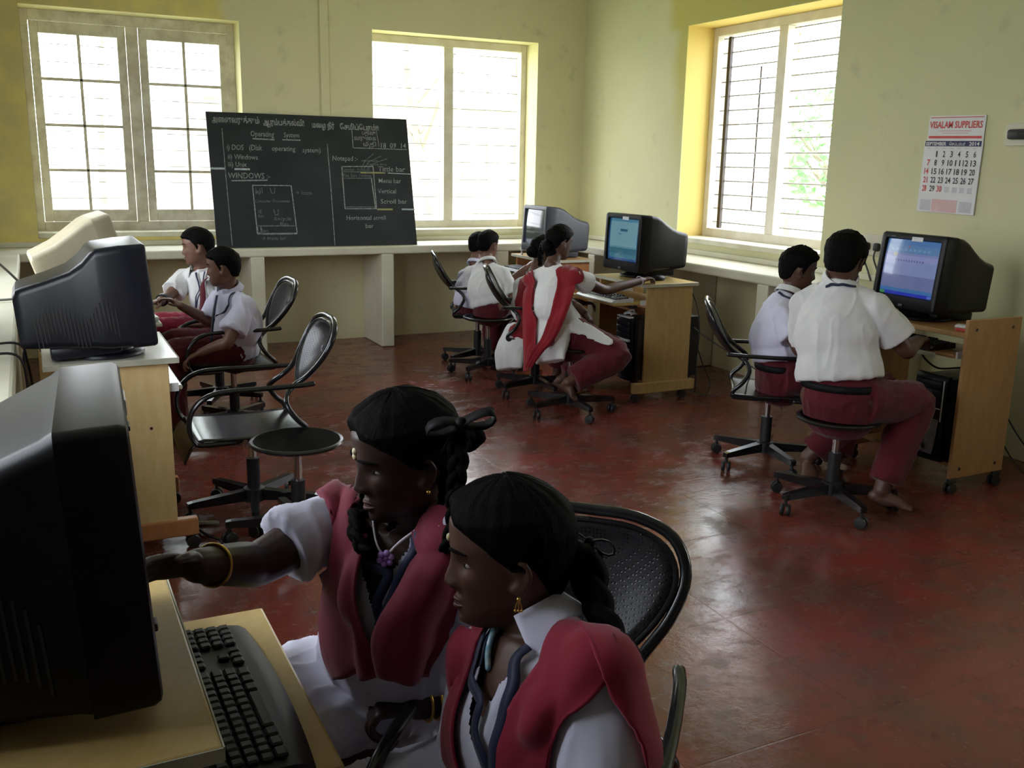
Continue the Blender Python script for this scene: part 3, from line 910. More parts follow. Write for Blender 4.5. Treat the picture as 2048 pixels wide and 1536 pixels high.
def screen_mat(name, stops, strength, tint=None):
    """picture or painted reflection on a screen: horizontal bands by height plus slight mottling"""
    t_ = NT(name)
    uvn = t_.n('UVMap')
    x, y, z = t_.xyz(uvn.outputs[0])
    rp = t_.n('ValToRGB')
    rp.color_ramp.interpolation = 'CONSTANT'
    e = rp.color_ramp.elements
    while len(e) < len(stops):
        e.new(0.5)
    for i, (p, col) in enumerate(stops):
        e[i].position = p
        e[i].color = srgb(*col)
    t_.l(y, rp.inputs[0])
    col = rp.outputs[0]
    if tint:
        for (x0, x1, y0, y1, c_) in tint:
            m_ = t_.math('MULTIPLY', t_.math('MULTIPLY', t_.math('GREATER_THAN', x, x0), t_.math('LESS_THAN', x, x1)), t_.math('MULTIPLY', t_.math('GREATER_THAN', y, y0), t_.math('LESS_THAN', y, y1)))
            col = t_.mix(m_, col, srgb(*c_))
    t_.set((0.012, 0.014, 0.016, 1), 0.08)
    t_.l(col, t_.b.inputs['Emission Color'])
    t_.b.inputs['Emission Strength'].default_value = strength
    return t_.m
# screens: x runs from the viewer's left (local -y side is the right-hand side when facing the screen)
def flipx(L): return [(a, b, c_, d_, e_) for a, b, c_, d_, e_ in L]
letters = [(0.22 + 0.05 * i, 0.243 + 0.05 * i, 0.615 - 0.004 * (i % 3), 0.645 - 0.004 * (i % 2), (95, 105, 150)) for i in range(11)]
scr_word = screen_mat('word_processor_screen', [(0.0, (45, 60, 190)), (0.055, (70, 125, 185)), (0.12, (118, 128, 178)), (0.36, (140, 155, 205)), (0.62, (150, 158, 212)), (0.72, (132, 145, 195)), (0.76, (100, 140, 190)), (0.90, (85, 130, 190))], 0.55,
    [(0.0, 0.10, 0.0, 0.05, (70, 150, 90)), (0.90, 1.0, 0.0, 0.05, (90, 120, 210)), (0.16, 0.24, 0.70, 0.76, (165, 165, 130))] + letters + [(0.1 + 0.085 * i, 0.15 + 0.085 * i, 0.80, 0.84, (120, 165, 205)) for i in range(9)] + [(0.42, 0.45, 0.86, 0.89, (175, 110, 130))])
scr_blue = screen_mat('pale_desktop_screen', [(0.0, (40, 85, 150)), (0.05, (75, 135, 160)), (0.16, (60, 120, 140)), (0.30, (105, 160, 180)), (0.34, (130, 180, 195)), (0.93, (85, 145, 175))], 0.5,
    [(0.40, 0.64, 0.70, 0.76, (50, 105, 135)), (0.34, 0.44, 0.62, 0.65, (85, 140, 160)), (0.0, 0.05, 0.0, 1.0, (45, 95, 140)), (0.95, 1.0, 0.0, 1.0, (50, 100, 150))])
scr_reflection = screen_mat('painted_reflection_screen', [(0.0, (70, 85, 110)), (0.12, (38, 52, 58)), (0.45, (60, 74, 76)), (0.6, (52, 66, 70)), (0.95, (45, 55, 66))], 0.5,  # tube is off; a window reflection is painted in as weak glow
    [(0.08, 0.30, 0.42, 0.92, (118, 128, 130)), (0.30, 0.42, 0.55, 0.9, (84, 94, 92)), (0.06, 0.5, 0.30, 0.33, (100, 110, 108)), (0.72, 1.0, 0.1, 0.95, (44, 58, 80))])

# ------------------------------------------------------------------ computer trolleys
def trolley(label, loc, rotz, w=0.60, d=0.42, top_z=0.77, top='desk_top', panel='maple', panel_top=None, foot='maple', tray_out=0.17, shelf_at=None, modesty='orange_wood', group=None, tray_z=0.652, tray_w=None, tray_y=0.0, shelf_z=0.125):
    """user side local +x, top spans x -d..0, y -w/2..w/2"""
    t = thing('computer_trolley', label, 'desk', loc, rotz, group)
    pz = panel_top or top_z - 0.022
    if panel_top is None:
        MB().box((-d / 2, 0, top_z - 0.011), (d, w, 0.022), None, 0.004).build('desktop', [M[top]], t, False)
        e_ = MB(); e_.box((-d / 2, -w / 2 - 0.0012, top_z - 0.011), (d, 0.0024, 0.020)); e_.box((-d / 2, w / 2 + 0.0012, top_z - 0.011), (d, 0.0024, 0.020)); e_.box((0.0012, 0, top_z - 0.011), (0.0024, w, 0.020))
        e_.build('edge_band', M['edge'], t, False)
    else:
        MB().box((-d / 2, 0, top_z - 0.012), (d - 0.02, w - 0.04, 0.024), None, 0.004).build('desktop', M[top], t, False)
    for s_ in (1, -1):
        y = s_ * (w / 2 - 0.03 if panel_top is None else w / 2 - 0.009)
        x0, x1 = (-d + 0.03, -0.035) if panel_top is None else (-d, 0.0)
        MB().span((x0, y - 0.009, 0.088 if panel_top is None else 0.075), (x1, y + 0.009, pz), 0.003).build('side_panel', M[panel], t, False)
        if panel_top is None:
            MB().span((x0 - 0.05, y - 0.022, 0.055), (x1 + 0.075, y + 0.022, 0.125), 0.006).build('foot_rail', M[foot], t, False)
        else:
            sc = MB()
            for px_ in (x0 + 0.06, x1 - 0.06):
                for pz_ in (0.12, top_z - 0.012 + 0.03):
                    sc.lathe([(0.008, -0.001), (0.008, 0.001)], 10, (px_, y + s_ * 0.0092, pz_), Matrix.Rotation(pi / 2, 3, 'X'))
            sc.build('screw_cap', M['screw'], t, False)
        for x in (x0 + 0.03, x1 + (0.045 if panel_top is None else -0.03)):
            cs = MB()
            yy = y if panel_top is None else y
            cs.box((x, yy, 0.062), (0.045, 0.024, 0.03), None, 0.006)
            for q in (-0.013, 0.013):
                cs.lathe([(0.012, -0.008), (0.026, -0.006), (0.027, 0.0), (0.026, 0.006), (0.012, 0.008)], 14, (x + 0.008, yy + q, 0.027), Matrix.Rotation(pi / 2, 3, 'X'))
            cs.build('caster', M['rubber'], t)
    tw = tray_w or w - 0.10
    if tray_out is not None:
        MB().box((-0.115 + tray_out / 2 - 0.045, tray_y, tray_z - 0.009), (0.23 + tray_out, tw, 0.018), None, 0.005).build('keyboard_tray', M[top if panel_top is None else 'maple_dark'], t, False)
        r_ = MB()
        for s_ in (1, -1):
            r_.span((-0.30, s_ * (tw / 2 + 0.006) + tray_y - 0.005, tray_z - 0.02), (0.0, s_ * (tw / 2 + 0.006) + tray_y + 0.005, tray_z + 0.012))
        r_.build('tray_runner', M['silver'], t, False)
    if modesty:
        MB().span((-d + 0.05, -w / 2 + 0.04, 0.40), (-d + 0.066, w / 2 - 0.04, pz - 0.12), 0.002).build('back_panel', M[modesty], t, False)
    MB().span((-d + 0.03, -w / 2 + 0.04, shelf_z - 0.009), (-0.05, w / 2 - 0.04, shelf_z + 0.009), 0.003).build('bottom_shelf', M[panel], t, False)
    if shelf_at:
        MB().span((-d + 0.05, shelf_at[0], 0.565), (-0.06, shelf_at[1], 0.581), 0.002).build('mid_shelf', M[modesty or panel], t, False)
    return t
GD = 'wooden computer trolleys'
trolley('sand-coloured trolley in the bottom left corner under the big black monitor', (0.165, 1.44, 0), 0, w=0.62, d=0.46, top='desk_top', tray_out=0.215, tray_z=0.67, tray_w=0.54, tray_y=0.0, group=GD)
_t2 = trolley('white-topped trolley with a sand side panel beside the two empty seats', (0.455, 4.00, 0), 0, w=0.60, d=0.46, top='white_lam', panel='sand_panel', foot='orange_wood', tray_out=0.06, tray_w=0.50, group=GD)
MB().lathe([(0.006, -0.0006), (0.006, 0.0006)], 10, (-0.11, -0.2795, 0.50), Matrix.Rotation(pi / 2, 3, 'X')).build('screw_hole', M['screw'], _t2)
trolley('white-topped trolley the two boys on the left sit at', (0.40, 5.50, 0), 0, w=0.62, d=0.45, top='white_lam', panel='sand_panel', tray_out=0.22, group=GD)
trolley('maple trolley under the monitor in the far right corner, orange side panel', (3.585, 6.90, 0), pi, w=0.64, d=0.42, top='maple_dark', panel='orange_wood', foot='orange_wood', tray_out=0.10, group=GD)
trolley('maple trolley of the girl who reaches for the mouse', (3.455, 5.36, 0), pi, w=0.63, d=0.42, top='desk_top', panel='maple', tray_out=0.245, tray_w=0.54, shelf_at=(-0.27, 0.10), group=GD)
trolley('beech trolley with tall side panels in front of the right boys', (3.82, 3.28, 0), pi, w=0.64, d=0.37, top_z=0.775, top='maple_dark', panel='maple_dark', panel_top=0.84, tray_out=0.06, tray_z=0.672, modesty=None, group=GD)

GM = 'picture-tube monitors'
m1 = crt('huge black monitor in the bottom left corner, its screen turned away', (0.117, 1.418, 0.771), radians(-3), 'black', radians(3), w=0.43, h=0.385, d=0.44, base_up=0.026, group=GM,
         prof=[(-0.085, 1.0, 1.0, 0.0), (-0.10, 0.985, 0.975, 0.003), (-0.16, 0.95, 0.91, 0.008), (-0.22, 0.91, 0.84, 0.012), (-0.30, 0.86, 0.76, 0.018), (-0.38, 0.80, 0.70, 0.024), (-0.428, 0.76, 0.675, 0.028), (-0.44, 0.70, 0.62, 0.035)])
crt('dark slate monitor with ribbed side on the white-topped trolley', (0.385, 3.865, 0.771), radians(0), 'slate', radians(4), w=0.42, h=0.372, d=0.45, base_up=0.055, group=GM,
    prof=[(-0.085, 1.0, 1.0, 0.0), (-0.165, 0.985, 0.985, 0.003), (-0.185, 0.96, 0.955, 0.006), (-0.215, 0.90, 0.87, 0.010), (-0.26, 0.85, 0.79, 0.012), (-0.34, 0.80, 0.725, 0.02), (-0.42, 0.75, 0.675, 0.028), (-0.438, 0.73, 0.655, 0.03), (-0.45, 0.68, 0.60, 0.036)])
crt('beige monitor tilted upwards at the far left, behind the slate one', (0.435, 5.22, 0.771), radians(3), 'beige', radians(17), w=0.38, h=0.36, d=0.40, base_up=0.115, badge=False, group=GM,
    prof=[(-0.085, 1.0, 1.0, 0.0), (-0.12, 0.98, 0.985, 0.004), (-0.2, 0.94, 0.90, 0.006), (-0.28, 0.90, 0.82, 0.008), (-0.36, 0.86, 0.78, 0.01), (-0.39, 0.84, 0.77, 0.012), (-0.40, 0.80, 0.73, 0.02)])
crt('dark grey monitor in the far right corner by the window', (3.59, 6.86, 0.771), pi, 'grey', radians(3), w=0.41, h=0.365, d=0.43, screen=scr_reflection, badge=False, vents=False, group=GM)
crt('black monitor with a pale blue screen in front of the girl in the red sash', (3.525, 5.46, 0.771), pi + radians(2), 'black', radians(2), w=0.42, h=0.375, d=0.44, screen=scr_blue, vents=False, group=GM)
crt('black monitor showing a bright blue document in front of the right boys', (3.865, 3.40, 0.776), pi - radians(3), 'black', radians(6), w=0.42, h=0.375, d=0.41, base_up=0.055, screen=scr_word, vents=False, group=GM)

# ------------------------------------------------------------------ chairs and stools
def star_base(t, top_z, phase=0.3, hub_r=0.028, rise=0.0, legs=5, R=0.285):
    h_ = MB().lathe([(0.045, 0.065), (0.045, 0.12), (hub_r, 0.125), (hub_r, top_z * 0.66)], 16)
    h_.build('gas_column', M['matt_black'], t)
    MB().lathe([(0.016, top_z * 0.60), (0.016, top_z)], 12).build('piston', M['chrome'], t)
    for k in range(legs):
        a = phase + 2 * pi * k / legs
        d_ = Vector((cos(a), sin(a), 0))
        q = Vector((-sin(a), cos(a), 0))
        lg = MB()
        vs = []
        for r_, hw, z0, z1 in ((0.03, 0.020, 0.07, 0.118), (R - 0.02, 0.015, 0.074, 0.102), (R, 0.014, 0.074, 0.098)):
            for s_, z in ((-1, z0), (1, z0), (1, z1), (-1, z1)):
                vs.append(d_ * r_ + q * hw * s_ + Vector((0, 0, z)))
        fs = [(3, 2, 1, 0), (8, 9, 10, 11)]
        for j in range(2):
            for i in range(4):
                fs.append((j * 4 + i, j * 4 + (i + 1) % 4, (j + 1) * 4 + (i + 1) % 4, (j + 1) * 4 + i))
        lg.add(vs, fs)
        lo = lg.build('base_leg', M['enamel'], t, False)
        cs = MB()
        p = d_ * (R - 0.012)
        cs.lathe([(0.008, 0.045), (0.008, 0.08)], 8, (p.x, p.y, 0))
        rm = Matrix.Rotation(a + 0.7, 3, 'Z') @ Matrix.Rotation(pi / 2, 3, 'X')
        ax = rm @ Vector((0, 0, 1))
        for s_ in (-0.014, 0.014):
            cs.lathe([(0.010, -0.010), (0.024, -0.008), (0.027, 0.0), (0.024, 0.008), (0.010, 0.010)], 14, (p.x + ax.x * s_, p.y + ax.y * s_, 0.0275), rm)
        cs.build('caster', M['rubber'], lo)

def armchair(label, phase=0.3, seat_z=0.405, group='black steel armchairs on casters'):
    """local +x is where the sitter looks; origin on the floor under the column"""
    t = thing('swivel_armchair', label, 'chair', (0, 0, 0), 0, group)
    P = []
    for i in range(13):
        y = -0.215 + 0.43 * i / 12
        row = []
        for x, z in ((-0.19, 0.0), (-0.18, -0.004), (-0.06, -0.010), (0.12, -0.006), (0.22, 0.0), (0.25, -0.008), (0.272, -0.03), (0.298, -0.08), (0.302, -0.092)):
            row.append((x, y, seat_z + z + 0.006 * (y / 0.215) ** 2))
        P.append(row)
    s_ = MB().grid(P).build('seat', M['enamel'], t)
    md = s_.modifiers.new('thickness', 'SOLIDIFY'); md.thickness = 0.006; md.offset = -1
    star_base(t, seat_z - 0.02, phase)
    MB().box((-0.02, 0, seat_z - 0.022), (0.20, 0.14, 0.022), None, 0.006).build('seat_plate', M['matt_black'], t)
    SX = 0.09
    half = [(-0.435, 0.0, 0.845), (-0.432, 0.09, 0.842), (-0.415, 0.165, 0.815), (-0.385, 0.195, 0.755), (-0.345, 0.175, 0.685), (-0.30, 0.13, 0.62), (-0.255, 0.115, 0.585), (-0.215, 0.14, 0.55), (-0.205, 0.185, 0.515), (-0.235, 0.205, 0.465), (-0.275, 0.205, 0.425), (-0.275, 0.20, 0.395), (-0.23, 0.195, 0.388), (-0.05, 0.19, 0.388)]
    half = [(x + SX, y, z) for x, y, z in half]
    pts = [(x, -y, z) for x, y, z in half[::-1]] + half[1:]
    MB().tube(pts, 0.0115, 10, 4).build('back_tube', M['enamel'], t)
    # perforated rounded back
    rim = [(-0.425, 0.0, 0.828), (-0.42, 0.085, 0.825), (-0.403, 0.152, 0.80), (-0.376, 0.178, 0.75), (-0.345, 0.158, 0.69), (-0.315, 0.11, 0.63), (-0.295, 0.05, 0.58), (-0.290, 0.0, 0.565)]
    rim = [(x + SX, y, z) for x, y, z in rim]
    edge_ = catmull(rim, 4)
    outline = [np.array(p) for p in edge_] + [np.array([p[0], -p[1], p[2]]) for p in edge_[-2:0:-1]]
    P = []
    for p in outline:
        c_ = np.array([-0.372 + SX, 0.0, 0.71])
        row = []
        for j in range(8):
            f = (j + 0.02) / 7.02
            q = c_ * (1 - f) + p * f
            q[0] += -0.038 * (1 - (p[1] / 0.2) ** 2 * f * f) * (1 - f ** 3)
            row.append(tuple(q))
        P.append(row)
    mb = MB().grid(P, True)
    b_ = mb.build('backrest', M['perf'], t)
    md = b_.modifiers.new('thickness', 'SOLIDIFY'); md.thickness = 0.004
    e2 = MB().tube([tuple(p) for p in outline] + [tuple(outline[0])], 0.006, 8, 1).build('back_rim', M['enamel'], b_)
    for sg in (1, -1):
        y = 0.215 * sg
        MB().tube([(x_ + SX, y_, z_) for x_, y_, z_ in [(-0.31, y * 0.93, 0.603), (-0.25, y * 0.97, 0.602), (-0.10, y, 0.602), (0.02, y, 0.602), (0.09, y, 0.594), (0.145, y, 0.565), (0.178, y, 0.515), (0.185, y, 0.46), (0.17, y, 0.41), (0.14, y * 0.99, 0.392), (0.02, y * 0.96, 0.388)]],
                  0.0125, 10, 5, (0, 1, 0), 0.0105).build('armrest', M['enamel'], t)
    return t

def stool(label, phase=0.2, seat_z=0.425, group='round black stools on a star foot'):
    t = thing('swivel_stool', label, 'stool', (0, 0, 0), 0, group)
    MB().lathe([(0.06, seat_z - 0.022), (0.165, seat_z - 0.020), (0.182, seat_z - 0.012), (0.185, seat_z - 0.004), (0.180, seat_z + 0.001)], 40).build('seat_pan', M['enamel'], t)
    MB().lathe([(0.180, seat_z + 0.001), (0.172, seat_z + 0.003), (0.164, seat_z - 0.001), (0.10, seat_z - 0.004), (0.02, seat_z - 0.005)], 40).build('seat_top', M['perf'], t)
    MB().lathe([(0.03, seat_z - 0.06), (0.075, seat_z - 0.022)], 16).build('seat_plate', M['matt_black'], t)
    star_base(t, seat_z - 0.03, phase)
    return t

def place(o, x, y, a):
    o.location = (x, y, 0)
    o.rotation_euler = (0, 0, a)
    return o
CG, SG = 'black steel armchairs on casters', 'round black stools on a star foot'
ch = place(armchair('empty black armchair behind the empty stool, left of centre', 0.15), 0.77, 4.00, pi - 0.02)
dup(ch, (0.945, 5.36, 0), pi + 0.02, 'black armchair the left boy in the lilac shirt sits on', CG)
dup(ch, (2.99, 6.58, 0), -0.36, 'black armchair of the hidden boy at the far trolley', CG)
dup(ch, (2.95, 5.55, 0), -0.46, 'black armchair behind the girl in the red sash', CG)
dup(ch, (3.33, 3.70, 0), radians(-38), 'black armchair under the right boy by the counter', CG)
dup(ch, (0.70, 1.26, 0), radians(227), 'black armchair of the nearest girl with one long plait', CG)
st = place(stool('empty black stool in front of the empty armchair', 0.35), 0.87, 3.62, 0.0)
dup(st, (0.50, 1.71, 0), 0.2, 'black stool under the girl touching the big monitor', SG)
dup(st, (0.97, 5.98, 0), 0.2, 'black stool of the boy with the maroon tie, mostly hidden', SG)
dup(st, (2.90, 6.20, 0), 0.9, 'black stool under the far boy with his back to us', SG)
dup(st, (2.90, 5.00, 0), 0.55, 'black stool under the girl reaching for the mouse', SG)
dup(st, (3.17, 3.06, 0), 0.30, 'black stool under the large boy in front of the bright blue screen', SG)

# ------------------------------------------------------------------ keyboards, mice, towers, cables
def keyboard(label, loc, rotz, light=False, group='computer keyboards'):
    """user side local +x; 0.45 long in y"""
    t = thing('keyboard', label, 'keyboard', loc, rotz, group)
    P = []
    for i in range(17):
        y = -0.225 + 0.45 * i / 16
        b_ = 0.012 * (1 - (y / 0.225) ** 2)
        P.append([(x + (b_ if x > 0.04 else 0), y, z) for x, z in ((-0.085, 0.0), (-0.085, 0.020), (-0.080, 0.026), (0.048, 0.019), (0.066, 0.015), (0.078, 0.006), (0.078, 0.0))])
    mb = MB().grid(P)
    for row in (P[0], P[-1]):
        mb.add(row, [tuple(range(7))])
    mb.build('case', M['silver' if light else 'matt_black'], t, True, 50)
    k = MB()
    def key(x, y, w=0.0165, d_=0.0175):
        k.box((x, y, 0.0255 - (x + 0.08) * 0.055 + 0.004), (d_, w, 0.009), None, 0.0028, 0, 1)
    for r_ in range(6):
        x = -0.070 + r_ * 0.0205 + (0.004 if r_ else 0)
        if r_ == 5:
            for y, w in ((-0.195, 0.024), (-0.167, 0.022), (-0.141, 0.022), (-0.075, 0.10), (-0.008, 0.022), (0.018, 0.022), (0.044, 0.024)):
                key(x, y, w)
        else:
            n_ = 14
            for q in range(n_):
                key(x, -0.201 + q * 0.0192, 0.0165 if q < n_ - 1 else 0.024)
        for q in range(3):
            if r_ in (0, 1, 2, 5) or (r_ == 4 and q == 1):
                key(x, 0.082 + q * 0.0192)
        for q in range(4):
            if r_ > 0:
                key(x, 0.150 + q * 0.0192)
    k.build('keys', M['matt_black'] if not light else M['black_plastic'], t, False)
    return t
kb = keyboard('big black keyboard on the pulled-out tray in the foreground', (0.212, 1.395, 0.671), radians(1))
keyboard('grey keyboard with black keys below the pale blue screen', (3.325, 5.325, 0.653), pi, True)
dup(kb, (3.86, 3.34, 0.675), pi, 'black keyboard on the tray in front of the right boys')
dup(kb, (3.52, 6.92, 0.655), pi, 'keyboard at the far corner trolley near the outstretched hand')

def mouse(label, loc, rotz, mat='black_plastic'):
    t = thing('computer_mouse', label, 'mouse', loc, rotz)
    MB().blob((0, 0, 0.010), (0.056, 0.031, 0.026), 16, 10).build('shell', M[mat], t)
    MB().box((0.03, 0, 0.030), (0.018, 0.006, 0.008), None, 0.002).build('scroll_wheel', M['grey_plastic'], t)
    return t
mouse('black mouse under the girl\'s hand at the right edge of her desktop', (3.68, 5.215, 0.772), radians(200))

def tower(label, loc, rotz, style):
    """front local +x; w 0.18, h 0.42, d 0.42"""
    t = thing('computer_tower', label, 'computer', loc, rotz, 'computer towers')
    MB().box((-0.215, 0, 0.205), (0.40, 0.18, 0.40), None, 0.004).build('case', M['matt_black'], t, False)
    f_ = []
    for i in range(13):
        y = -0.09 + 0.18 * i / 12
        f_.append([(0.0 + 0.018 * (1 - (y / 0.09) ** 2) + (0.012 if 0.02 < z < 0.41 else 0), y, z) for z in (0.0, 0.02, 0.04, 0.2, 0.39, 0.405, 0.42)])
    mb = MB().grid(f_)
    mb.span((-0.016, -0.09, 0.0), (0.002, 0.09, 0.42))
    mb.build('front_panel', M['black_plastic'], t, True, 40)
    s_ = MB()
    if style == 'silver':
        s_.box((0.030, 0, 0.268), (0.016, 0.15, 0.016), None, 0.003)
        s_.box((0.030, 0, 0.200), (0.018, 0.14, 0.026), None, 0.004)
        s_.box((0.02, -0.082, 0.30), (0.012, 0.008, 0.20), None, 0.002)
        s_.box((0.018, 0, 0.417), (0.03, 0.15, 0.010), None, 0.003)
        s_.build('silver_trim', M['silver'], t)
    else:
        s_.box((0.026, 0, 0.262), (0.006, 0.15, 0.005), None, 0.001)
        s_.box((0.022, 0.08, 0.30), (0.006, 0.005, 0.20), None, 0.001)
        s_.build('silver_trim', M['silver'], t)
        b_ = MB()
        P = []
        for i in range(13):
            y = -0.075 + 0.15 * i / 12
            P.append([(0.028 + 0.016 * (1 - (y / 0.085) ** 2) * sin(pi * j / 8) , y * (1 - 0.25 * (1 - j / 8) ** 3), 0.035 + 0.175 * j / 8) for j in range(9)])
        b_.grid(P).build('smoky_lower_cover', M['bubble'], t)
        MB().tube([(0.047, 0.01, 0.17), (0.050, 0.015, 0.135), (0.049, 0.0, 0.10), (0.044, 0.02, 0.06)], 0.006, 8, 5).build('power_slot', M['matt_black'], t)
    bx = MB()
    for z in (0.375, 0.335, 0.295):
        bx.box((0.028, 0, z), (0.010, 0.145, 0.034), None, 0.003)
    bx.build('drive_bay', M['blue_black' if style == 'silver' else 'matt_black'], t)
    pb = MB()
    for z in (0.33, 0.22, 0.12):
        pb.box((-0.42, 0.03, z), (0.02, 0.03, 0.03), None, 0.004)
    pb.build('rear_socket', M['matt_black'], t)
    return t
tower('black tower with silver trim in the trolley beside the girl in the red sash', (3.425, 5.175, 0.135), pi, 'silver').scale = (1.22, 1, 1)
tower('black tower with a smoky grey cover in the beech trolley', (3.84, 3.13, 0.135), pi, 'bubble')

def clutter(label, cat, name, loc, rotz=0, group=None):
    return thing(name, label, cat, loc, rotz, group)
t = clutter('small silver webcam on the shelf behind the silver-trimmed tower', 'webcam', 'webcam', (3.56, 5.33, 0.582))
MB().blob((0, 0, 0.035), (0.03, 0.03, 0.03), 14, 10).build('ball', M['silver'], t); MB().lathe([(0.03, 0), (0.03, 0.008), (0.012, 0.012)], 16).build('foot', M['grey_plastic'], t)
o = MB().tube([(0, -0.02, 0.008), (0.03, 0.0, 0.012), (0.05, 0.03, 0.03), (0.02, 0.05, 0.018), (-0.02, 0.03, 0.01), (-0.01, -0.01, 0.02), (0.04, -0.01, 0.012)], 0.006, 8, 6).build('coiled_lead', M['silver'])
o.location = (3.43, 5.17, 0.556); tag(o, 'coiled silver lead on top of the silver-trimmed tower', 'cable')
o = MB().box((0, 0, 0.008), (0.06, 0.11, 0.016), None, 0.007).build('white_pouch', M['white_item']); o.location = (3.97, 3.08, 0.776); o.rotation_euler = (0, 0, 0.5); tag(o, 'crumpled white pouch beside the stand of the bright blue monitor', 'pouch')
o = MB().box((0, 0, 0.006), (0.018, 0.05, 0.012), None, 0.003).build('red_eraser', M['ink_red']); o.location = (3.875, 3.04, 0.776); o.rotation_euler = (0, 0, 0.2); tag(o, 'small red eraser at the end of the beech desk', 'eraser')
o = MB().box((0, 0, 0.003), (0.012, 0.17, 0.02), None, 0.001).build('paper_sticker', M['edge']); o.location = (3.757, 3.16, 0.660); tag(o, 'pale paper sticker along the front of the right keyboard tray', 'sticker')
# things on the far left trolley
t = clutter('white keyboard on the far left tray in front of the tie boy', 'keyboard', 'white_keyboard', (0.47, 5.52, 0.655), 0.1)
MB().box((0, 0, 0.010), (0.16, 0.42, 0.020), None, 0.005).build('case', M['white_item'], t)
k = MB()
for r_ in range(5):
    for q in range(18):
        k.box((-0.05 + r_ * 0.022, -0.19 + q * 0.0222, 0.023), (0.018, 0.019, 0.008), None, 0.002, 0, 1)
k.build('keys', M['white_item'], t, False)
# pencil stand and desk things at the far right trolley
t = clutter('small white desk figure on the far right corner trolley', 'figurine', 'desk_ornament', (3.62, 7.10, 0.771))
MB().lathe([(0.012, 0), (0.014, 0.004), (0.006, 0.012), (0.006, 0.03), (0.014, 0.042), (0.012, 0.055), (0.004, 0.062)], 14).build('stem', M['white_item'], t)

CB = 'black power and signal cables'
def cable(label, pts, r=0.0045, mat='cable', name='cable', group=CB):
    o_ = MB().tube(pts, r, 7, 8).build(name, M[mat])
    return tag(o_, label, 'cable', group)
cable('black cable drooping from the left wall corner down behind the slate monitor', [(-0.35, 4.6, 1.28), (-0.22, 4.9, 1.10), (-0.10, 5.2, 0.93), (-0.05, 5.25, 0.84), (-0.03, 5.22, 0.72)], 0.006)
cable('upper loop of black cable hanging off the left counter edge', [(-0.40, 3.75, 0.842), (-0.20, 3.78, 0.842), (-0.075, 3.80, 0.838), (-0.05, 3.82, 0.76), (-0.04, 3.85, 0.60), (-0.05, 3.9, 0.40), (-0.03, 3.95, 0.1)])
cable('lower loop of black cable hanging off the left counter edge', [(-0.40, 3.55, 0.842), (-0.22, 3.56, 0.842), (-0.08, 3.58, 0.838), (-0.055, 3.60, 0.72), (-0.065, 3.62, 0.55), (-0.05, 3.66, 0.30), (-0.03, 3.68, 0.05)])
cable('black cable knotted between the left counter and the slate monitor', [(-0.03, 3.87, 0.86), (-0.06, 3.80, 0.80), (-0.055, 3.74, 0.70), (-0.03, 3.72, 0.60), (-0.05, 3.76, 0.48), (-0.02, 3.80, 0.30), (-0.03, 3.8, 0.03)])
cable('grey lead running to the white plug behind the beige monitor', [(-0.45, 4.9, 0.845), (-0.25, 4.95, 0.845), (-0.10, 5.0, 0.842), (-0.03, 5.05, 0.86), (0.01, 5.12, 0.87)], 0.006, 'cable_grey')
o = MB().box((0, 0, 0), (0.06, 0.05, 0.05), None, 0.01).build('white_plug', M['white_item']); o.location = (0.03, 5.14, 0.87); tag(o, 'white plug in the back of the beige monitor', 'plug')
cable('thin black cable falling from the back corner of the desk of the girl reaching out', [(3.83, 5.09, 0.74), (3.885, 5.07, 0.62), (3.90, 5.04, 0.45), (3.89, 5.04, 0.25), (3.91, 5.06, 0.06), (3.93, 5.10, 0.012)], 0.004)
cable('black cable from the rear of the silver-trimmed tower to the floor, outer strand', [(3.80, 5.15, 0.44), (3.90, 5.10, 0.38), (3.95, 5.05, 0.22), (3.98, 5.0, 0.10), (3.93, 4.97, 0.03), (3.90, 5.02, 0.012)], 0.004)
cable('black cable from the rear of the silver-trimmed tower to the floor, inner strand', [(3.80, 5.15, 0.34), (3.88, 5.14, 0.33), (3.90, 5.12, 0.18), (3.88, 5.10, 0.05), (3.96, 5.02, 0.012), (4.02, 4.95, 0.012)], 0.004)
cable('black cable running low along the wall behind the right armchair', [(3.86, 5.12, 0.50), (3.95, 5.02, 0.40), (4.10, 4.85, 0.28), (4.16, 4.70, 0.20), (4.18, 4.6, 0.10), (4.17, 4.5, 0.012)], 0.004)
cable('black cable lying from the beech trolley to the right wall', [(4.22, 3.05, 0.40), (4.30, 2.96, 0.22), (4.40, 2.90, 0.10), (4.50, 2.80, 0.012), (4.60, 2.65, 0.012)], 0.004)
cable('second black cable curling on the floor behind the beech trolley', [(4.24, 3.10, 0.30), (4.28, 2.98, 0.12), (4.36, 2.92, 0.02), (4.50, 2.98, 0.012), (4.58, 3.1, 0.012)], 0.004)
cable('black cables looping below the right keyboard tray', [(3.86, 3.25, 0.655), (3.90, 3.24, 0.60), (3.95, 3.2, 0.56), (4.05, 3.16, 0.562), (4.14, 3.14, 0.56)], 0.005)
cable('black cable on the floor by the foot of the white-topped trolley', [(0.47, 4.05, 0.012), (0.50, 3.95, 0.012), (0.53, 3.82, 0.012), (0.575, 3.72, 0.012), (0.56, 3.66, 0.012), (0.50, 3.66, 0.012)], 0.006)
cable('pale cable cover strip on the floor by the white-topped trolley', [(0.47, 3.98, 0.010), (0.60, 3.93, 0.010)], 0.009, 'edge', 'cable_strip', None)
cable('grey cable lying on the counter behind the two right monitors', [(3.75, 5.78, 0.846), (3.95, 6.05, 0.80), (4.22, 6.10, 0.845), (4.40, 6.3, 0.845)], 0.005, 'cable_grey')
cable('black cable from the counter down behind the pale blue screen', [(4.22, 6.35, 0.846), (4.14, 6.20, 0.84), (4.10, 6.05, 0.66), (4.08, 6.0, 0.3)], 0.005)
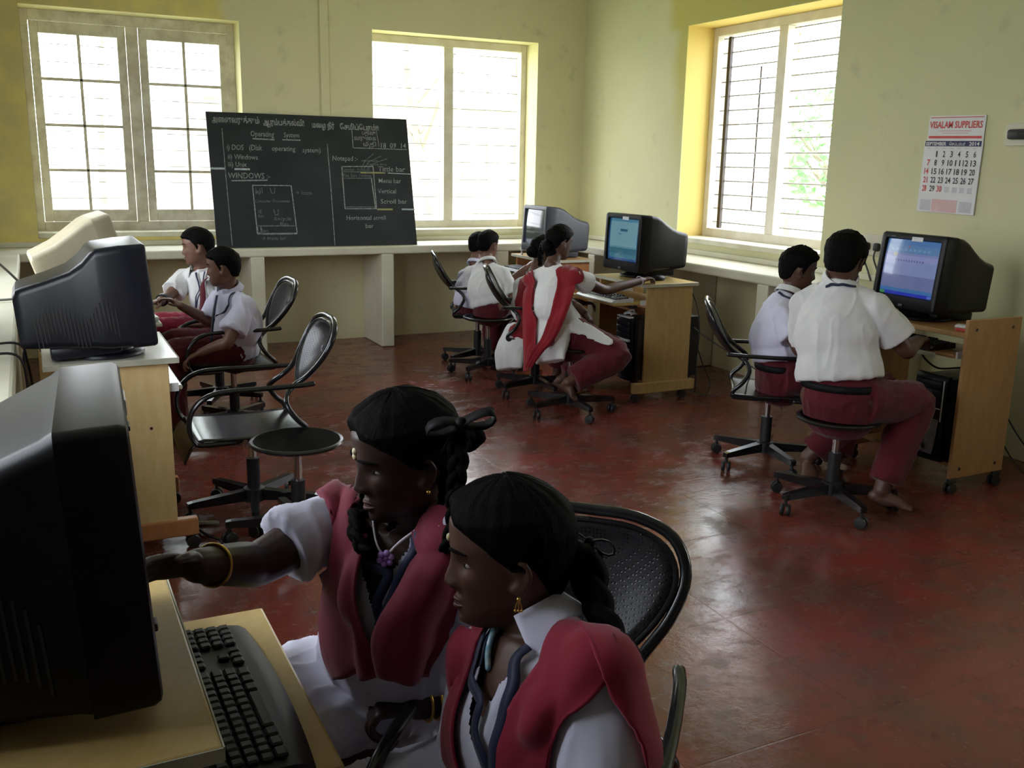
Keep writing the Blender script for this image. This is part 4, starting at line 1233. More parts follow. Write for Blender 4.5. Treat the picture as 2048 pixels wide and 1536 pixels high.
# ------------------------------------------------------------------ people
V3 = lambda p: np.asarray(p, float)
def unit(v):
    v = V3(v)
    return v / (np.linalg.norm(v) + 1e-12)

_HZ = [-.118, -.113, -.103, -.088, -.068, -.05, -.03, 0, .03, .06, .085, .100, .108]
_HF = [.046, .064, .076, .079, .079, .079, .081, .085, .089, .087, .066, .036, .004]
_HB = [.015, -.010, -.028, -.050, -.070, -.080, -.089, -.097, -.099, -.090, -.064, -.034, -.004]
_HW = [.014, .028, .041, .051, .058, .062, .066, .070, .073, .069, .051, .028, .003]
def head_point(a, z, off=0.0, feat=True):
    xf, xb, w = np.interp(z, _HZ, _HF), np.interp(z, _HZ, _HB), np.interp(z, _HZ, _HW)
    xc = min(max(-0.006, xb + 0.01), xf - 0.01)
    c, s = cos(a), sin(a)
    x = xc + ((xf - xc) if c > 0 else (xc - xb)) * c
    y = w * math.copysign(abs(s) ** 0.92, s)
    if feat and c > 0.2:
        ay = abs(y)
        G = lambda u, m, q: math.exp(-((u - m) / q) ** 2)
        nz = np.interp(z, [-.056, -.051, -.045, -.037, -.028, -.014, .000, .016], [0, .004, .0165, .0225, .0185, .0105, .0040, 0])
        x += nz * G(y, 0, np.interp(z, [-.033, .000], [.0130, .0085]))
        x += .009 * G(ay, .0135, .0055) * G(z, -.040, .008)
        x += .0085 * G(z, -.0645, .0050) * G(y, 0, .019) + .0085 * G(z, -.0775, .0058) * G(y, 0, .017)
        x -= .0030 * G(z, -.0708, .0025) * G(y, 0, .022)
        x += .007 * G(z, -.101, .011) * G(y, 0, .018)
        x -= .0100 * G(ay, .031, .0145) * G(z, -.004, .0115)
        x += .0045 * G(ay, .028, .020) * G(z, .017, .008)
        x += .0045 * G(ay, .040, .018) * G(z, -.031, .019)
    p = np.array([x, y, z])
    if off:
        o = np.array([-0.004, 0, 0.005])
        d = p - o
        p = p + d / np.linalg.norm(d) * off
    return p

def head_mesh(mb, X, na=112, nz=100):
    zs = -0.118 + 0.226 * (0.5 - 0.5 * np.cos(np.pi * np.linspace(0.0, 1.0, nz) ** 0.97))
    angs = []
    for i in range(na):
        t = 2 * pi * i / na - pi
        angs.append(t - 0.42 * sin(t))          # denser over the face
    P = [[X(head_point(a, z)) for z in zs] for a in angs]
    mb.grid(P, True)
    mb.add([r[0] for r in P], [tuple(range(na))])
    mb.add([r[-1] for r in P], [tuple(range(na))])
    return mb

_LA = [0, 25, 45, 62, 74, 84, 92, 104, 114, 126, 145, 180]
_BOY = [.058, .057, .050, .040, .012, -.026, -.004, .010, -.014, -.050, -.064, -.068]
_GIRL = [.066, .056, .042, .026, .004, -.012, -.012, -.008, -.030, -.052, -.068, -.074]
def hair_mesh(X, line, thick, seed=0, na=96, nz=60, fringe=0.0, part=False, tufts=0.0):
    mb = MB()
    rows = []
    for i in range(na):
        a = 2 * pi * (i + 0.5) / na - pi
        zl = float(np.interp(abs(math.degrees(a)), _LA, line)) + 0.004 * noise.noise(Vector((a * 4, seed, 0))) - (fringe * max(0, cos(a)) ** 3)
        row = []
        for j in range(nz):
            f = j / (nz - 1)
            z = zl - 0.008 + (0.1075 - zl + 0.008) * (f ** 0.9)
            up = (z - zl)
            s = min(1.0, max(0.0, (up + 0.004) / 0.020))
            s = s * s * (3 - 2 * s)
            off = -0.005 + (thick * (0.75 + 0.5 * max(0, z) / 0.1) + 0.005) * s
            off += 0.0028 * s * noise.noise(Vector((a * 9, z * 30, seed + 5)))
            if tufts:
                off += tufts * s * max(0, noise.noise(Vector((a * 14, z * 90, seed + 9)))) * (0.4 + max(0, z) * 6)
            p = head_point(a, z, off, False)
            if part and z > 0.045 and cos(a) > -0.3:
                p[2] -= 0.006 * math.exp(-(p[1] / 0.006) ** 2) * s
            row.append(X(p))
        rows.append(row)
    mb.grid(rows, True)
    mb.add([r[-1] for r in rows], [tuple(range(na))])
    return mb

def remeshed(name, mb, mat, voxel, smooth, parent, wrinkle=None, cut=None):
    """weld overlapping shapes into one continuous surface"""
    me = mb.mesh(name, mat, False)
    o = bpy.data.objects.new(name, me)
    COL.objects.link(o)
    r = o.modifiers.new('weld', 'REMESH')
    r.mode = 'VOXEL'
    r.voxel_size = voxel
    r.use_smooth_shade = True
    if smooth:
        s = o.modifiers.new('soften', 'SMOOTH')
        s.factor, s.iterations = 0.5, smooth
    dg = bpy.context.evaluated_depsgraph_get()
    new = bpy.data.meshes.new_from_object(o.evaluated_get(dg))
    bpy.data.objects.remove(o)
    bpy.data.meshes.remove(me)
    if wrinkle:
        amp, freq, stretch, seed = wrinkle
        n = len(new.vertices)
        nor = [v.normal.copy() for v in new.vertices]
        for i, v in enumerate(new.vertices):
            q = Vector((v.co.x, v.co.y, v.co.z * stretch)) * freq + Vector((seed, 0, 0))
            h = 0.8 * noise.noise(q) + 0.3 * noise.noise(q * 2.3)
            w_ = noise.noise(q * 0.8 + Vector((7, 3, 1)))
            h += 1.1 * max(0.0, 1 - abs(w_) * 4.5) ** 1.3
            w_ = noise.noise(q * 1.5 + Vector((1, 9, 4)))
            h += 0.8 * max(0.0, 1 - abs(w_) * 5.0) ** 1.5
            v.co += nor[i] * amp * max(h, -0.25)
    new.polygons.foreach_set('use_smooth', [True] * len(new.polygons))
    new.name = name
    if not new.materials:
        new.materials.append(mat)
    ob = bpy.data.objects.new(name, new)
    COL.objects.link(ob)
    ob.parent = parent
    return ob

def hand(mb, wr, tip, palm_n, side, b=1.0, curl=0.5, spread=1.0):
    """palm and five fingers from the wrist towards tip; palm_n = way the palm faces, side = towards the thumb"""
    wr, tip = V3(wr), V3(tip)
    d = unit(tip - wr)
    n = unit(V3(palm_n) - d * (V3(palm_n) @ d))
    s = unit(np.cross(d, n))
    if s @ V3(side) < 0:
        s = -s
    L = 0.155 * b
    k = wr + d * L * 0.47
    mb.tube([wr - d * 0.01, wr + d * L * 0.12, wr + d * L * 0.33, k], [.021 * b, .025 * b, .033 * b, .034 * b], 12, 3, s, [.016 * b, .015 * b, .0145 * b, .012 * b])
    for q, ln, cu in ((1.5, 0.43, 0.8), (0.5, 0.50, 1.0), (-0.5, 0.46, 1.1), (-1.5, 0.36, 1.25)):
        p0 = k + s * q * .0165 * b - d * .012 * b
        fd = unit(d + s * q * 0.07 * spread)
        p = p0 + fd * 0.012 * b
        pts = [p0, p]
        c = 0.0
        for seg, w in ((0.45, 1.0), (0.32, 1.2), (0.23, 0.8)):
            c += curl * cu * w
            p = p + (fd * cos(c) + n * sin(c)) * L * ln * seg * 1.25
            pts.append(p)
        mb.tube(pts, [.0085 * b, .0088 * b, .0080 * b, .0074 * b, .0062 * b], 9, 3)
    t0 = wr + d * L * 0.10 + s * .018 * b
    td = unit(d * 0.75 + s * 0.75 + n * 0.35)
    t1 = t0 + td * L * 0.20
    t2 = t1 + unit(td + d * 0.5 + n * 0.2) * L * 0.20
    t3 = t2 + unit(d + n * 0.35 + s * 0.1) * L * 0.16
    mb.tube([t0, t1, t2, t3], [.012 * b, .0115 * b, .0095 * b, .0072 * b], 9, 3)

def foot(mb, an, toe, b=1.0):
    an, toe = V3(an), V3(toe)
    d = toe - an
    h = unit([d[0], d[1], d[2] * 0.6])
    lat = unit(np.cross(h, [0, 0, 1]))
    heel = an - h * 0.030 * b + np.array([0, 0, -0.035 * b])
    mid = (an + toe) / 2 + np.array([0, 0, -0.006 * b])
    mb.tube([heel, an + np.array([0, 0, -0.03 * b]) + h * 0.02, mid, toe - h * 0.03 * b, toe], [.024 * b, .029 * b, .034 * b, .038 * b, .030 * b], 12, 4, lat, [.026 * b, .034 * b, .024 * b, .016 * b, .011 * b])

class Person:
    def __init__(s, label, J, face, hs=0.9, b=0.9, pitch=0.0, roll=0.0, skin='skin', voxel=0.006, arm=1.0, curl=(0.5, 0.5), palm=(None, None), barefoot=True, hands=(True, True)):
        """J: joints in metres; face: way the nose points; hs head scale; b limb thickness"""
        s.J = J = {k: V3(v) for k, v in J.items()}
        s.b, s.hs, s.voxel = b, hs, voxel
        hp = J['hip']
        s.root = thing('person', label, 'person', tuple(hp * [1, 1, 0]))
        s.shift = -hp * [1, 1, 0]
        f = unit(face)
        f = unit([f[0], f[1], 0])
        f = np.array([f[0] * cos(pitch), f[1] * cos(pitch), -sin(pitch)])
        l = unit(np.cross([0, 0, 1.0], f))
        u = np.cross(f, l)
        l, u = l * cos(roll) + u * sin(roll), -l * sin(roll) + u * cos(roll)
        s.hf, s.hl, s.hu = f, l, u
        s.lat = unit((J['shR'] - J['shL']) * [1, 1, 0.4])
        s.fwd = unit(np.cross([0, 0, 1.0], s.lat))
        mb = MB()
        head_mesh(mb, s.X)
        for sg in (1, -1):
            e = [(0.010, .069, .020), (0.000, .079, .030), (-.012, .083, .026), (-.018, .082, .008), (-.013, .077, -.010), (-.003, .073, -.024), (.006, .069, -.018)]
            mb.tube([s.X((x - .004, sg * y, z - .018)) for x, y, z in e], .0048 * hs, 8, 4)
            pl = [(.002, .068, .014), (-.006, .071, .006), (-.006, .070, -.006), (.002, .068, -.016)]
            mb.tube([s.X((x - .004, sg * y, z - .018)) for x, y, z in pl], .0085 * hs, 8, 3, None, None)
        nk = J['neck']
        mb.tube([nk + [0, 0, -.02], nk + (s.X((-.018, 0, -.06)) - nk) * 0.5, s.X((-.012, 0, -.075)), s.X((-.004, 0, -.03))], [.052 * b, .047 * b, .047 * b, .05 * b], 16, 4)
        ms = (J['shR'] + J['shL']) / 2
        mid = J['hip'] * 0.55 + J['chest'] * 0.45
        s.spine = [J['hip'] - [0, 0, .05 * b], J['hip'], mid, J['chest'], ms * 0.7 + nk * 0.3, nk]
        mb.tube(s.spine, [.125 * b, .138 * b, .118 * b, .135 * b, .115 * b, .055 * b], 20, 5, s.lat, [.088 * b, .098 * b, .088 * b, .098 * b, .072 * b, .050 * b])
        for q in 'RL':
            sh, el, wr, tp = J['sh' + q], J['el' + q], J['wr' + q], J['ha' + q]
            mb.tube([nk + [0, 0, -.035], sh], [.048 * b, .046 * b], 12, 1)
            ab = b * arm
            mb.tube([sh, sh * 0.45 + el * 0.55, el, el * 0.7 + wr * 0.3, wr], [.047 * b, .041 * ab, .036 * ab, .036 * ab, .026 * ab], 14, 4)
            i = 0 if q == 'R' else 1
            if hands[i]:
                pn = palm[i] if palm[i] is not None else (0, 0, -1)
                inward = -s.lat if q == 'R' else s.lat
                hand(mb, wr, tp, pn, inward + s.fwd * 0.3 + np.array([0, 0, 0.3]), b, curl[i])
            kn, an, toe = J['k' + q], J['an' + q], J['to' + q]
            hj = J['hip'] + s.lat * (.085 * b if q == 'R' else -.085 * b)
            mb.tube([hj, hj * 0.5 + kn * 0.5, kn, kn * 0.65 + an * 0.35, an], [.082 * b, .068 * b, .052 * b, .052 * b, .034 * b], 14, 4)
            foot(mb, an, toe, b)
        mb.xform(Matrix.Translation(s.shift))
        s.body = remeshed('body', mb, M[skin], voxel, 2, s.root)
        s.face_parts()
    def X(s, p):
        """head-local to world"""
        p = V3(p) * s.hs
        return s.J['head'] + s.hf * p[0] + s.hl * p[1] + s.hu * p[2]
    def part(s, name, mb, mat, parent=None, smooth=True, angle=60):
        mb.xform(Matrix.Translation(s.shift))
        return mb.build(name, mat, parent or s.root, smooth, angle)
    def face_parts(s):
        for sg in (1, -1):
            eb = MB()
            a = MB()
            x0 = head_point(math.asin(0.031 / 0.07), -0.003)[0]
            rm = Matrix((tuple(s.hf), tuple(s.hl), tuple(s.hu))).transposed() @ Matrix.Rotation(sg * 0.42, 3, 'Z')
            h = s.hs
            a.blob(s.X((x0 - .0035, sg * .031, -.003)), (.0075 * h, .0145 * h, .0062 * h), 16, 10, rm)
            e_ = s.part('eye', a, M['eye_white'])
            i_ = MB().blob(s.X((x0 + .0015, sg * .0300, -.0028)), (.0040 * h, .0062 * h, .0060 * h), 14, 8, rm)
            s.part('iris', i_, M['iris'], e_)
            pts = []
            for k in range(6):
                y = .012 + .036 * k / 5
                z = .0155 + .006 * sin(pi * (0.25 + 0.6 * k / 5))
                aa = math.asin(min(0.95, y / 0.0735))
                p = head_point(aa, z)
                pts.append(s.X((p[0] + .0008, sg * p[1], z)))
            eb.tube(pts, [.0016 * h, .0028 * h, .0030 * h, .0028 * h, .0022 * h, .0012 * h], 8, 3)
            s.part('eyebrow', eb, M['hair'])
        lm = MB()
        for z, w_, r in ((-.0660, .019, .0040), (-.0775, .017, .0046)):
            pts = []
            for k in range(9):
                y = -w_ + 2 * w_ * k / 8
                aa = math.asin(y / .060)
                p = head_point(aa, z - .002 * abs(y / w_) ** 2 * (1 if z > -.070 else -1.5))
                pts.append(s.X((p[0] - .0018, y, p[2])))
            lm.tube(pts, [r * h * (0.35 + 0.65 * sin(pi * (k + 0.6) / 9.2)) for k in range(9)], 8, 2)
        s.part('lips', lm, M['lip'])
    def hair(s, kind='boy', thick=0.012, seed=1, fringe=0.0, tufts=0.0):
        mb = hair_mesh(s.X, _BOY if kind == 'boy' else _GIRL, thick, seed, fringe=fringe, part=kind != 'boy', tufts=tufts)
        return s.part('hair', mb, M['hair'], None, True, 180)
    def braid(s, pts, r, name='braid', turns=None, parent=None):
        """three-strand plait along a path"""
        pts = [V3(p) for p in pts]
        Q = np.array(catmull(pts, 12))
        seg = np.linalg.norm(np.diff(Q, axis=0), axis=1)
        cum = np.concatenate([[0], np.cumsum(seg)])
        L = cum[-1]
        T = np.gradient(Q, axis=0)
        T /= np.linalg.norm(T, axis=1)[:, None]
        s1 = np.cross(T, np.array([0.35, 0.5, 0.2]))
        s1 /= np.linalg.norm(s1, axis=1)[:, None]
        s2 = np.cross(T, s1)
        n = int(L / (r * 0.35)) + 8
        per = r * 4.6
        mb = MB()
        for k in range(3):
            strand, rad = [], []
            for i in range(n + 1):
                u = L * i / n
                c = np.array([np.interp(u, cum, Q[:, d]) for d in range(3)])
                a1 = np.array([np.interp(u, cum, s1[:, d]) for d in range(3)])
                a2 = np.array([np.interp(u, cum, s2[:, d]) for d in range(3)])
                ph = 2 * pi * u / per + 2 * pi * k / 3
                tp = 1.0 - 0.45 * (u / L) ** 1.5
                strand.append(c + (a1 * sin(ph) * 0.62 + a2 * sin(2 * ph) * 0.30) * r * tp)
                rad.append(r * 0.56 * tp)
            mb.tube(strand, rad, 8, 1)
        return s.part(name, mb, M['hair'], parent)
    def shirt(s, mat, sleeve=0.62, hem=0.10, loose=0.018, seed=0, amp=0.005, voxel=None, flare=0.0, smooth=4, freq=9.0, skirt=None, sl_r=0.012, vneck=None):
        J, b = s.J, s.b
        g = loose
        mb = MB()
        nk = J['neck']
        ms = (J['shR'] + J['shL']) / 2
        mid = J['hip'] * 0.5 + J['chest'] * 0.5
        lo, lo2 = J['hip'] - [0, 0, hem], J['hip']
        if hem < 0:
            ax = (J['chest'] - J['hip']) / (J['chest'] - J['hip'])[2]
            lo = J['hip'] - ax * hem
            lo2 = lo * 0.72 + J['chest'] * 0.28
            mid = lo * 0.4 + J['chest'] * 0.6
        pts = [lo, lo2, mid, J['chest'], ms * 0.75 + nk * 0.25 + [0, 0, .004], nk + [0, 0, .008]]
        mb.tube(pts, [.138 * b + g + flare, .140 * b + g + flare * 0.4, .128 * b + g, .138 * b + g, .108 * b + g * 0.7, .062 * b], 24, 5, s.lat, [.100 * b + g + flare, .104 * b + g + flare * 0.4, .098 * b + g, .104 * b + g * 0.8, .072 * b + g * 0.5, .058 * b], 'flat')
        for q in 'RL':
            sh, el = J['sh' + q], J['el' + q]
            mb.tube([nk + [0, 0, -.03], sh], [.052 * b, .056 * b], 14, 1)
            e = sh + (el - sh) * sleeve
            mb.tube([sh, (sh + e) / 2, e], [.056 * b, .055 * b + sl_r, .058 * b + sl_r * 1.4], 18, 3, None, None, 'flat')
            if True:
                i0 = sh - unit(el - sh) * 0.0
                mb.blob(sh, .058 * b, 14, 10)
        if skirt:
            for pth, rx, ry in skirt:
                mb.tube(pth, rx, 18, 5, s.lat, ry, 'flat')
        mb.xform(Matrix.Translation(s.shift))
        o = remeshed('shirt', mb, M[mat], voxel or s.voxel * 1.2, smooth, s.root, (amp, freq, 0.28, seed))
        if vneck:
            s.cut_neck(o.data, *vneck)
        s.shirt_obj = o
        s.bvh = BVHTree.FromPolygons([v.co for v in o.data.vertices], [tuple(p.vertices) for p in o.data.polygons])
        return o
    def cut_neck(s, me, depth, half):
        """open the shirt in a V below the throat"""
        c = Vector(s.J['neck'] + s.shift + np.array([0, 0, .03]))
        F, Lt = Vector(s.fwd), Vector(s.lat)
        D = Vector((0, 0, -1))
        bm = bmesh.new()
        bm.from_mesh(me)
        apex = c + D * depth
        for sg in (1, -1):
            e = (Lt * sg * half) - D * depth            # from apex up and outwards
            pn = e.cross(F).normalized()
            near = [f for f in bm.faces if (f.calc_center_median() - c).dot(F) > 0 and (f.calc_center_median() - c).dot(D) < depth + 0.02]
            geom = list({v for f in near for v in f.verts}) + list({e_ for f in near for e_ in f.edges}) + near
            bmesh.ops.bisect_plane(bm, geom=geom, plane_co=apex, plane_no=pn)
        kill = []
        for f in bm.faces:
            q = f.calc_center_median() - c
            dn, lt = q.dot(D), abs(q.dot(Lt))
            if q.dot(F) > 0.012 and dn < depth and lt < half * (1 - dn / depth):
                kill.append(f)
        bmesh.ops.delete(bm, geom=kill, context='FACES')
        bm.to_mesh(me)
        bm.free()
        me.polygons.foreach_set('use_smooth', [True] * len(me.polygons))
    def trousers(s, mat, to_ankle=0.93, g=0.016, seed=3, amp=0.004, name='trousers', top=0.22, gather=1.0):
        J, b = s.J, s.b
        mb = MB()
        mb.tube([J['hip'] - [0, 0, .06 * b], J['hip'], J['hip'] + (J['chest'] - J['hip']) * top], [.135 * b + g, .140 * b + g, .122 * b + g], 20, 4, s.lat, [.098 * b + g, .104 * b + g, .092 * b + g], 'round')
        for q in 'RL':
            kn, an = J['k' + q], J['an' + q]
            hj = J['hip'] + s.lat * (.085 * b if q == 'R' else -.085 * b)
            e = kn + (an - kn) * to_ankle
            mb.tube([hj, hj * 0.5 + kn * 0.5, kn, kn * 0.5 + e * 0.5, e], [.086 * b + g, .074 * b + g, .060 * b + g, .056 * b + g * gather, .050 * b + g * gather], 16, 4, None, None, 'flat')
        mb.xform(Matrix.Translation(s.shift))
        return remeshed(name, mb, M[mat], s.voxel * 1.2, 3, s.root, (amp, 10.0, 0.7, seed))
    def collar(s, mat='shirt_white', r0=0.050, r1=0.074, h=0.030, drop=0.022, gap=35, parent=None, back=0.0):
        nk = s.J['neck']
        up = unit(s.X((-.01, 0, -.075)) - nk)
        lat = unit(s.lat - up * (s.lat @ up))
        fw = np.cross(up, lat)
        fw = fw if fw @ s.fwd > 0 else -fw
        P = []
        b = s.b
        for i in range(33):
            a = radians(gap + (360 - 2 * gap) * i / 32)
            d = fw * cos(a) + lat * sin(a)
            fr = max(0, cos(a))
            row = []
            for f, r, z in ((0, r0, 0.0), (1, r0 + .004, h), (2, r0 + .012, h + .003), (3, r1, -drop * (0.15 + 1.25 * fr) + .006), (4, r1 + .004, -drop * (0.2 + 1.5 * fr))):
                row.append(nk + up * (z + .012) + d * r * b)
            P.append(row)
        o = s.part('collar', MB().grid(P), M[mat], parent or s.shirt_obj)
        m_ = o.modifiers.new('thickness', 'SOLIDIFY'); m_.thickness = 0.003
        return o
    def drape(s, name, mat, rows, off=0.010, nu=6, nv=6, parent=None, pleat=0.0, npl=3, thick=0.004, free=0.03):
        """cloth sheet through rows of points, lifted clear of the shirt"""
        R = [[V3(p) for p in r] for r in rows]
        dense = []
        R2 = [catmull(r, nv) for r in R]
        cols = list(zip(*R2))
        cols = [catmull(list(c_), nu) for c_ in cols]
        P = []
        for i, c_ in enumerate(cols):
            row = []
            for p in c_:
                p = p + s.shift
                loc, nor, idx, dist = s.bvh.find_nearest(Vector(p))
                if loc is not None:
                    sd = (Vector(p) - loc).dot(nor)
                    if sd < off or (dist < free):
                        p = np.array(loc + nor * off)
                if pleat and nor is not None:
                    p = p + np.array(nor) * pleat * sin(2 * pi * npl * i / (len(cols) - 1))
                row.append(p)
            P.append(row)
        # even the sheet out
        A = np.array(P)
        for _ in range(3):
            B = A.copy()
            B[1:-1, 1:-1] = (A[:-2, 1:-1] + A[2:, 1:-1] + A[1:-1, :-2] + A[1:-1, 2:]) / 4 * 0.6 + A[1:-1, 1:-1] * 0.4
            A = B
        for i_ in range(A.shape[0]):
            for j_ in range(A.shape[1]):
                loc, nor, idx, dist = s.bvh.find_nearest(Vector(A[i_, j_]))
                if loc is not None and (Vector(A[i_, j_]) - loc).dot(nor) < off * 0.7:
                    A[i_, j_] = np.array(loc + nor * off * 0.7)
        mb = MB().grid([[tuple(q) for q in r] for r in A])
        o = mb.build(name, M[mat], parent or s.root, True, 180)
        m_ = o.modifiers.new('thickness', 'SOLIDIFY'); m_.thickness = thick; m_.offset = 1
        return o
    def ribbon(s, name, mat, pts, w=0.014, off=0.006, side=None, parent=None, snap=True, k=10):
        Q = catmull([V3(p) + s.shift for p in pts], k)
        P = []
        N_ = []
        for i, p in enumerate(Q):
            nor = Vector(s.fwd)
            if snap and hasattr(s, 'bvh'):
                loc, nr, idx, dist = s.bvh.find_nearest(Vector(p))
                if loc is not None and dist < 0.06:
                    Q[i] = np.array(loc + nr * off)
                    nor = nr
            N_.append(np.array(nor))
        for _ in range(6):
            Q = [Q[0]] + [(Q[i - 1] + Q[i] * 2 + Q[i + 1]) / 4 for i in range(1, len(Q) - 1)] + [Q[-1]]
            N_ = [N_[0]] + [unit(N_[i - 1] + N_[i] + N_[i + 1]) for i in range(1, len(N_) - 1)] + [N_[-1]]
        for i, p in enumerate(Q):
            nor = Vector(N_[i])
            t = Q[min(i + 1, len(Q) - 1)] - Q[max(i - 1, 0)]
            sd = unit(np.cross(t, np.array(nor)))
            P.append([tuple(p - sd * w / 2), tuple(p + np.array(nor) * 0.0015), tuple(p + sd * w / 2)])
        o = MB().grid(P).build(name, M[mat], parent or s.root, True, 180)
        m_ = o.modifiers.new('thickness', 'SOLIDIFY'); m_.thickness = 0.002; m_.offset = 1
        return o
    def belt(s, f=0.0, r=0.022, mat='black_cloth', h=0.034):
        J, b = s.J, s.b
        c = J['hip'] + (J['chest'] - J['hip']) * f
        up = unit(J['chest'] - J['hip'])
        P = []
        for i in range(40):
            a = 2 * pi * i / 40
            d = s.lat * cos(a) * (np.interp(f, [0, .42], [.140, .123]) * b + r) + s.fwd * sin(a) * (np.interp(f, [0, .42], [.104, .092]) * b + r)
            P.append([c + d - up * h / 2, c + d * 1.01, c + d + up * h / 2])
        o = s.part('belt', MB().grid(P, True), M[mat])
        m_ = o.modifiers.new('thickness', 'SOLIDIFY'); m_.thickness = 0.003
        return o
    def bangle(s, q, f=0.9, r=0.030, th=0.0028, n=1, mat='gold', gap=0.016, tilt=0.0):
        el, wr = s.J['el' + q], s.J['wr' + q]
        d = unit(wr - el)
        e1 = unit(np.cross(d, [0.2, 0.1, 1.0]))
        e2 = np.cross(d, e1)
        mb = MB()
        for j in range(n):
            c = el + (wr - el) * f + d * gap * j
            mb.tube([c + (e1 * cos(2 * pi * i / 28) + e2 * sin(2 * pi * i / 28)) * r + d * tilt * r * cos(2 * pi * i / 28) for i in range(29)], th, 8, 1)
        s.part('bangle', mb, M[mat], s.body)
    def shoes(s, mat='matt_black'):
        for q in 'RL':
            m_ = MB()
            an, toe = s.J['an' + q], s.J['to' + q]
            foot(m_, an, toe, s.b * 1.16)
            s.part('shoe', m_, M[mat])
    def bow(s, c, r, ax, up, mat='black_cloth', w=0.02):
        """two-looped ribbon bow with tails"""
        c, ax, up = V3(c), unit(ax), unit(up)
        nrm = np.cross(ax, up)
        mb = MB()
        for sg in (1, -1):
            P = []
            for i in range(13):
                a = 2 * pi * i / 12
                q = c + ax * sg * r * (0.55 - 0.55 * cos(a)) + up * r * 0.42 * sin(a) * (0.4 + 0.6 * (0.5 - 0.5 * cos(a)))
                P.append([q - nrm * w / 2, q + nrm * w / 2])
            mb.grid(P)
            P = []
            for i in range(6):
                q = c + ax * sg * r * 0.12 * i / 5 * 3 - up * r * 1.1 * i / 5
                P.append([q - ax * w * 0.4, q + ax * w * 0.4])
            mb.grid(P)
        mb.blob(c, (w * 0.55, w * 0.55, w * 0.55), 10, 8)
        o = s.part('ribbon_bow', mb, M[mat])
        m_ = o.modifiers.new('thickness', 'SOLIDIFY'); m_.thickness = 0.0015
        return o
# ---- girl touching the big monitor
p = Person('girl in wine vest with two plaits, touching the big black monitor',
    dict(hip=(0.53, 1.63, 0.475), chest=(0.514, 1.466, 0.704), neck=(0.529, 1.448, 0.886), head=(0.519, 1.427, 1.032),
         shR=(0.445, 1.568, 0.878), elR=(0.293, 1.520, 0.841), wrR=(0.186, 1.437, 0.890), haR=(0.110, 1.401, 0.915),
         shL=(0.585, 1.356, 0.906), elL=(0.687, 1.396, 0.588), wrL=(0.526, 1.387, 0.596), haL=(0.413, 1.438, 0.580),
         kR=(0.22, 1.64, 0.47), anR=(0.20, 1.66, 0.09), toR=(0.06, 1.66, 0.02), kL=(0.21, 1.47, 0.47), anL=(0.22, 1.46, 0.09), toL=(0.08, 1.44, 0.02)),
    (-0.985, -0.02, 0), 0.925, 0.88, radians(10), radians(-3), 'skin_dark', 0.0036, 1.18, (0.25, 0.75), ((-0.3, -0.8, -0.3), (0.1, 0.0, -1)))
p.hair('girl', 0.014, 1)
p.shirt('shirt_lilac', 0.66, 0.05, 0.014, 2, 0.0060, 0.0055, 0.02, 4, 9.0, vneck=(0.13, 0.060), skirt=
    [([(0.56, 1.62, 0.53), (0.42, 1.59, 0.53), (0.26, 1.57, 0.52), (0.18, 1.56, 0.42), (0.17, 1.56, 0.30)], [.17, .18, .19, .19, .19], [.085, .075, .065, .05, .04])])
p.collar('shirt_lilac', 0.056, 0.082, 0.010, 0.03, 40)
p.drape('vest_panel', 'vest', [[(0.446, 1.605, 0.934), (0.458, 1.580, 0.948), (0.465, 1.533, 0.959), (0.466, 1.485, 0.954)],
                          [(0.418, 1.565, 0.902), (0.426, 1.517, 0.909), (0.441, 1.465, 0.915), (0.450, 1.413, 0.908)],
                          [(0.405, 1.531, 0.833), (0.406, 1.468, 0.858), (0.414, 1.421, 0.870), (0.431, 1.391, 0.875)],
                          [(0.402, 1.513, 0.758), (0.395, 1.434, 0.794), (0.406, 1.398, 0.807), (0.419, 1.382, 0.820)],
                          [(0.406, 1.491, 0.682), (0.400, 1.414, 0.726), (0.411, 1.379, 0.745), (0.427, 1.363, 0.762)],
                          [(0.416, 1.473, 0.632), (0.415, 1.412, 0.659), (0.427, 1.365, 0.677), (0.450, 1.345, 0.690)]], 0.009, 6, 6, None, 0.002, 2)
p.drape('vest_panel', 'vest', [[(0.592, 1.432, 0.904), (0.586, 1.391, 0.910), (0.589, 1.346, 0.918), (0.598, 1.337, 0.902)],
                          [(0.510, 1.344, 0.890), (0.524, 1.315, 0.897), (0.545, 1.294, 0.898), (0.573, 1.299, 0.886)],
                          [(0.475, 1.337, 0.839), (0.492, 1.307, 0.847), (0.520, 1.293, 0.848), (0.570, 1.300, 0.836)],
                          [(0.443, 1.340, 0.789), (0.467, 1.307, 0.797), (0.505, 1.299, 0.797), (0.563, 1.313, 0.783)],
                          [(0.433, 1.345, 0.747), (0.459, 1.310, 0.750), (0.498, 1.301, 0.746), (0.548, 1.320, 0.739)],
                          [(0.440, 1.340, 0.695), (0.458, 1.319, 0.692), (0.489, 1.312, 0.682), (0.518, 1.332, 0.681)]], 0.014, 6, 6, None, 0.002, 2)
p.ribbon('lanyard', 'navy', [(0.467, 1.448, 0.900), (0.442, 1.387, 0.883), (0.431, 1.358, 0.837), (0.433, 1.341, 0.775)], 0.016, 0.010)
p.ribbon('lanyard', 'navy', [(0.570, 1.397, 0.902), (0.514, 1.355, 0.896), (0.475, 1.340, 0.853), (0.443, 1.333, 0.807), (0.430, 1.341, 0.768)], 0.016, 0.013)
nl = MB()
nl.tube([(0.471, 1.452, 0.924), (0.462, 1.411, 0.901), (0.464, 1.394, 0.885), (0.471, 1.383, 0.878)], 0.0018, 8, 6)
nl.tube([(0.471, 1.383, 0.878), (0.493, 1.378, 0.900), (0.522, 1.374, 0.920), (0.560, 1.398, 0.930)], 0.0027, 8, 6)
p.part('bead_necklace', nl, M['pearl'])
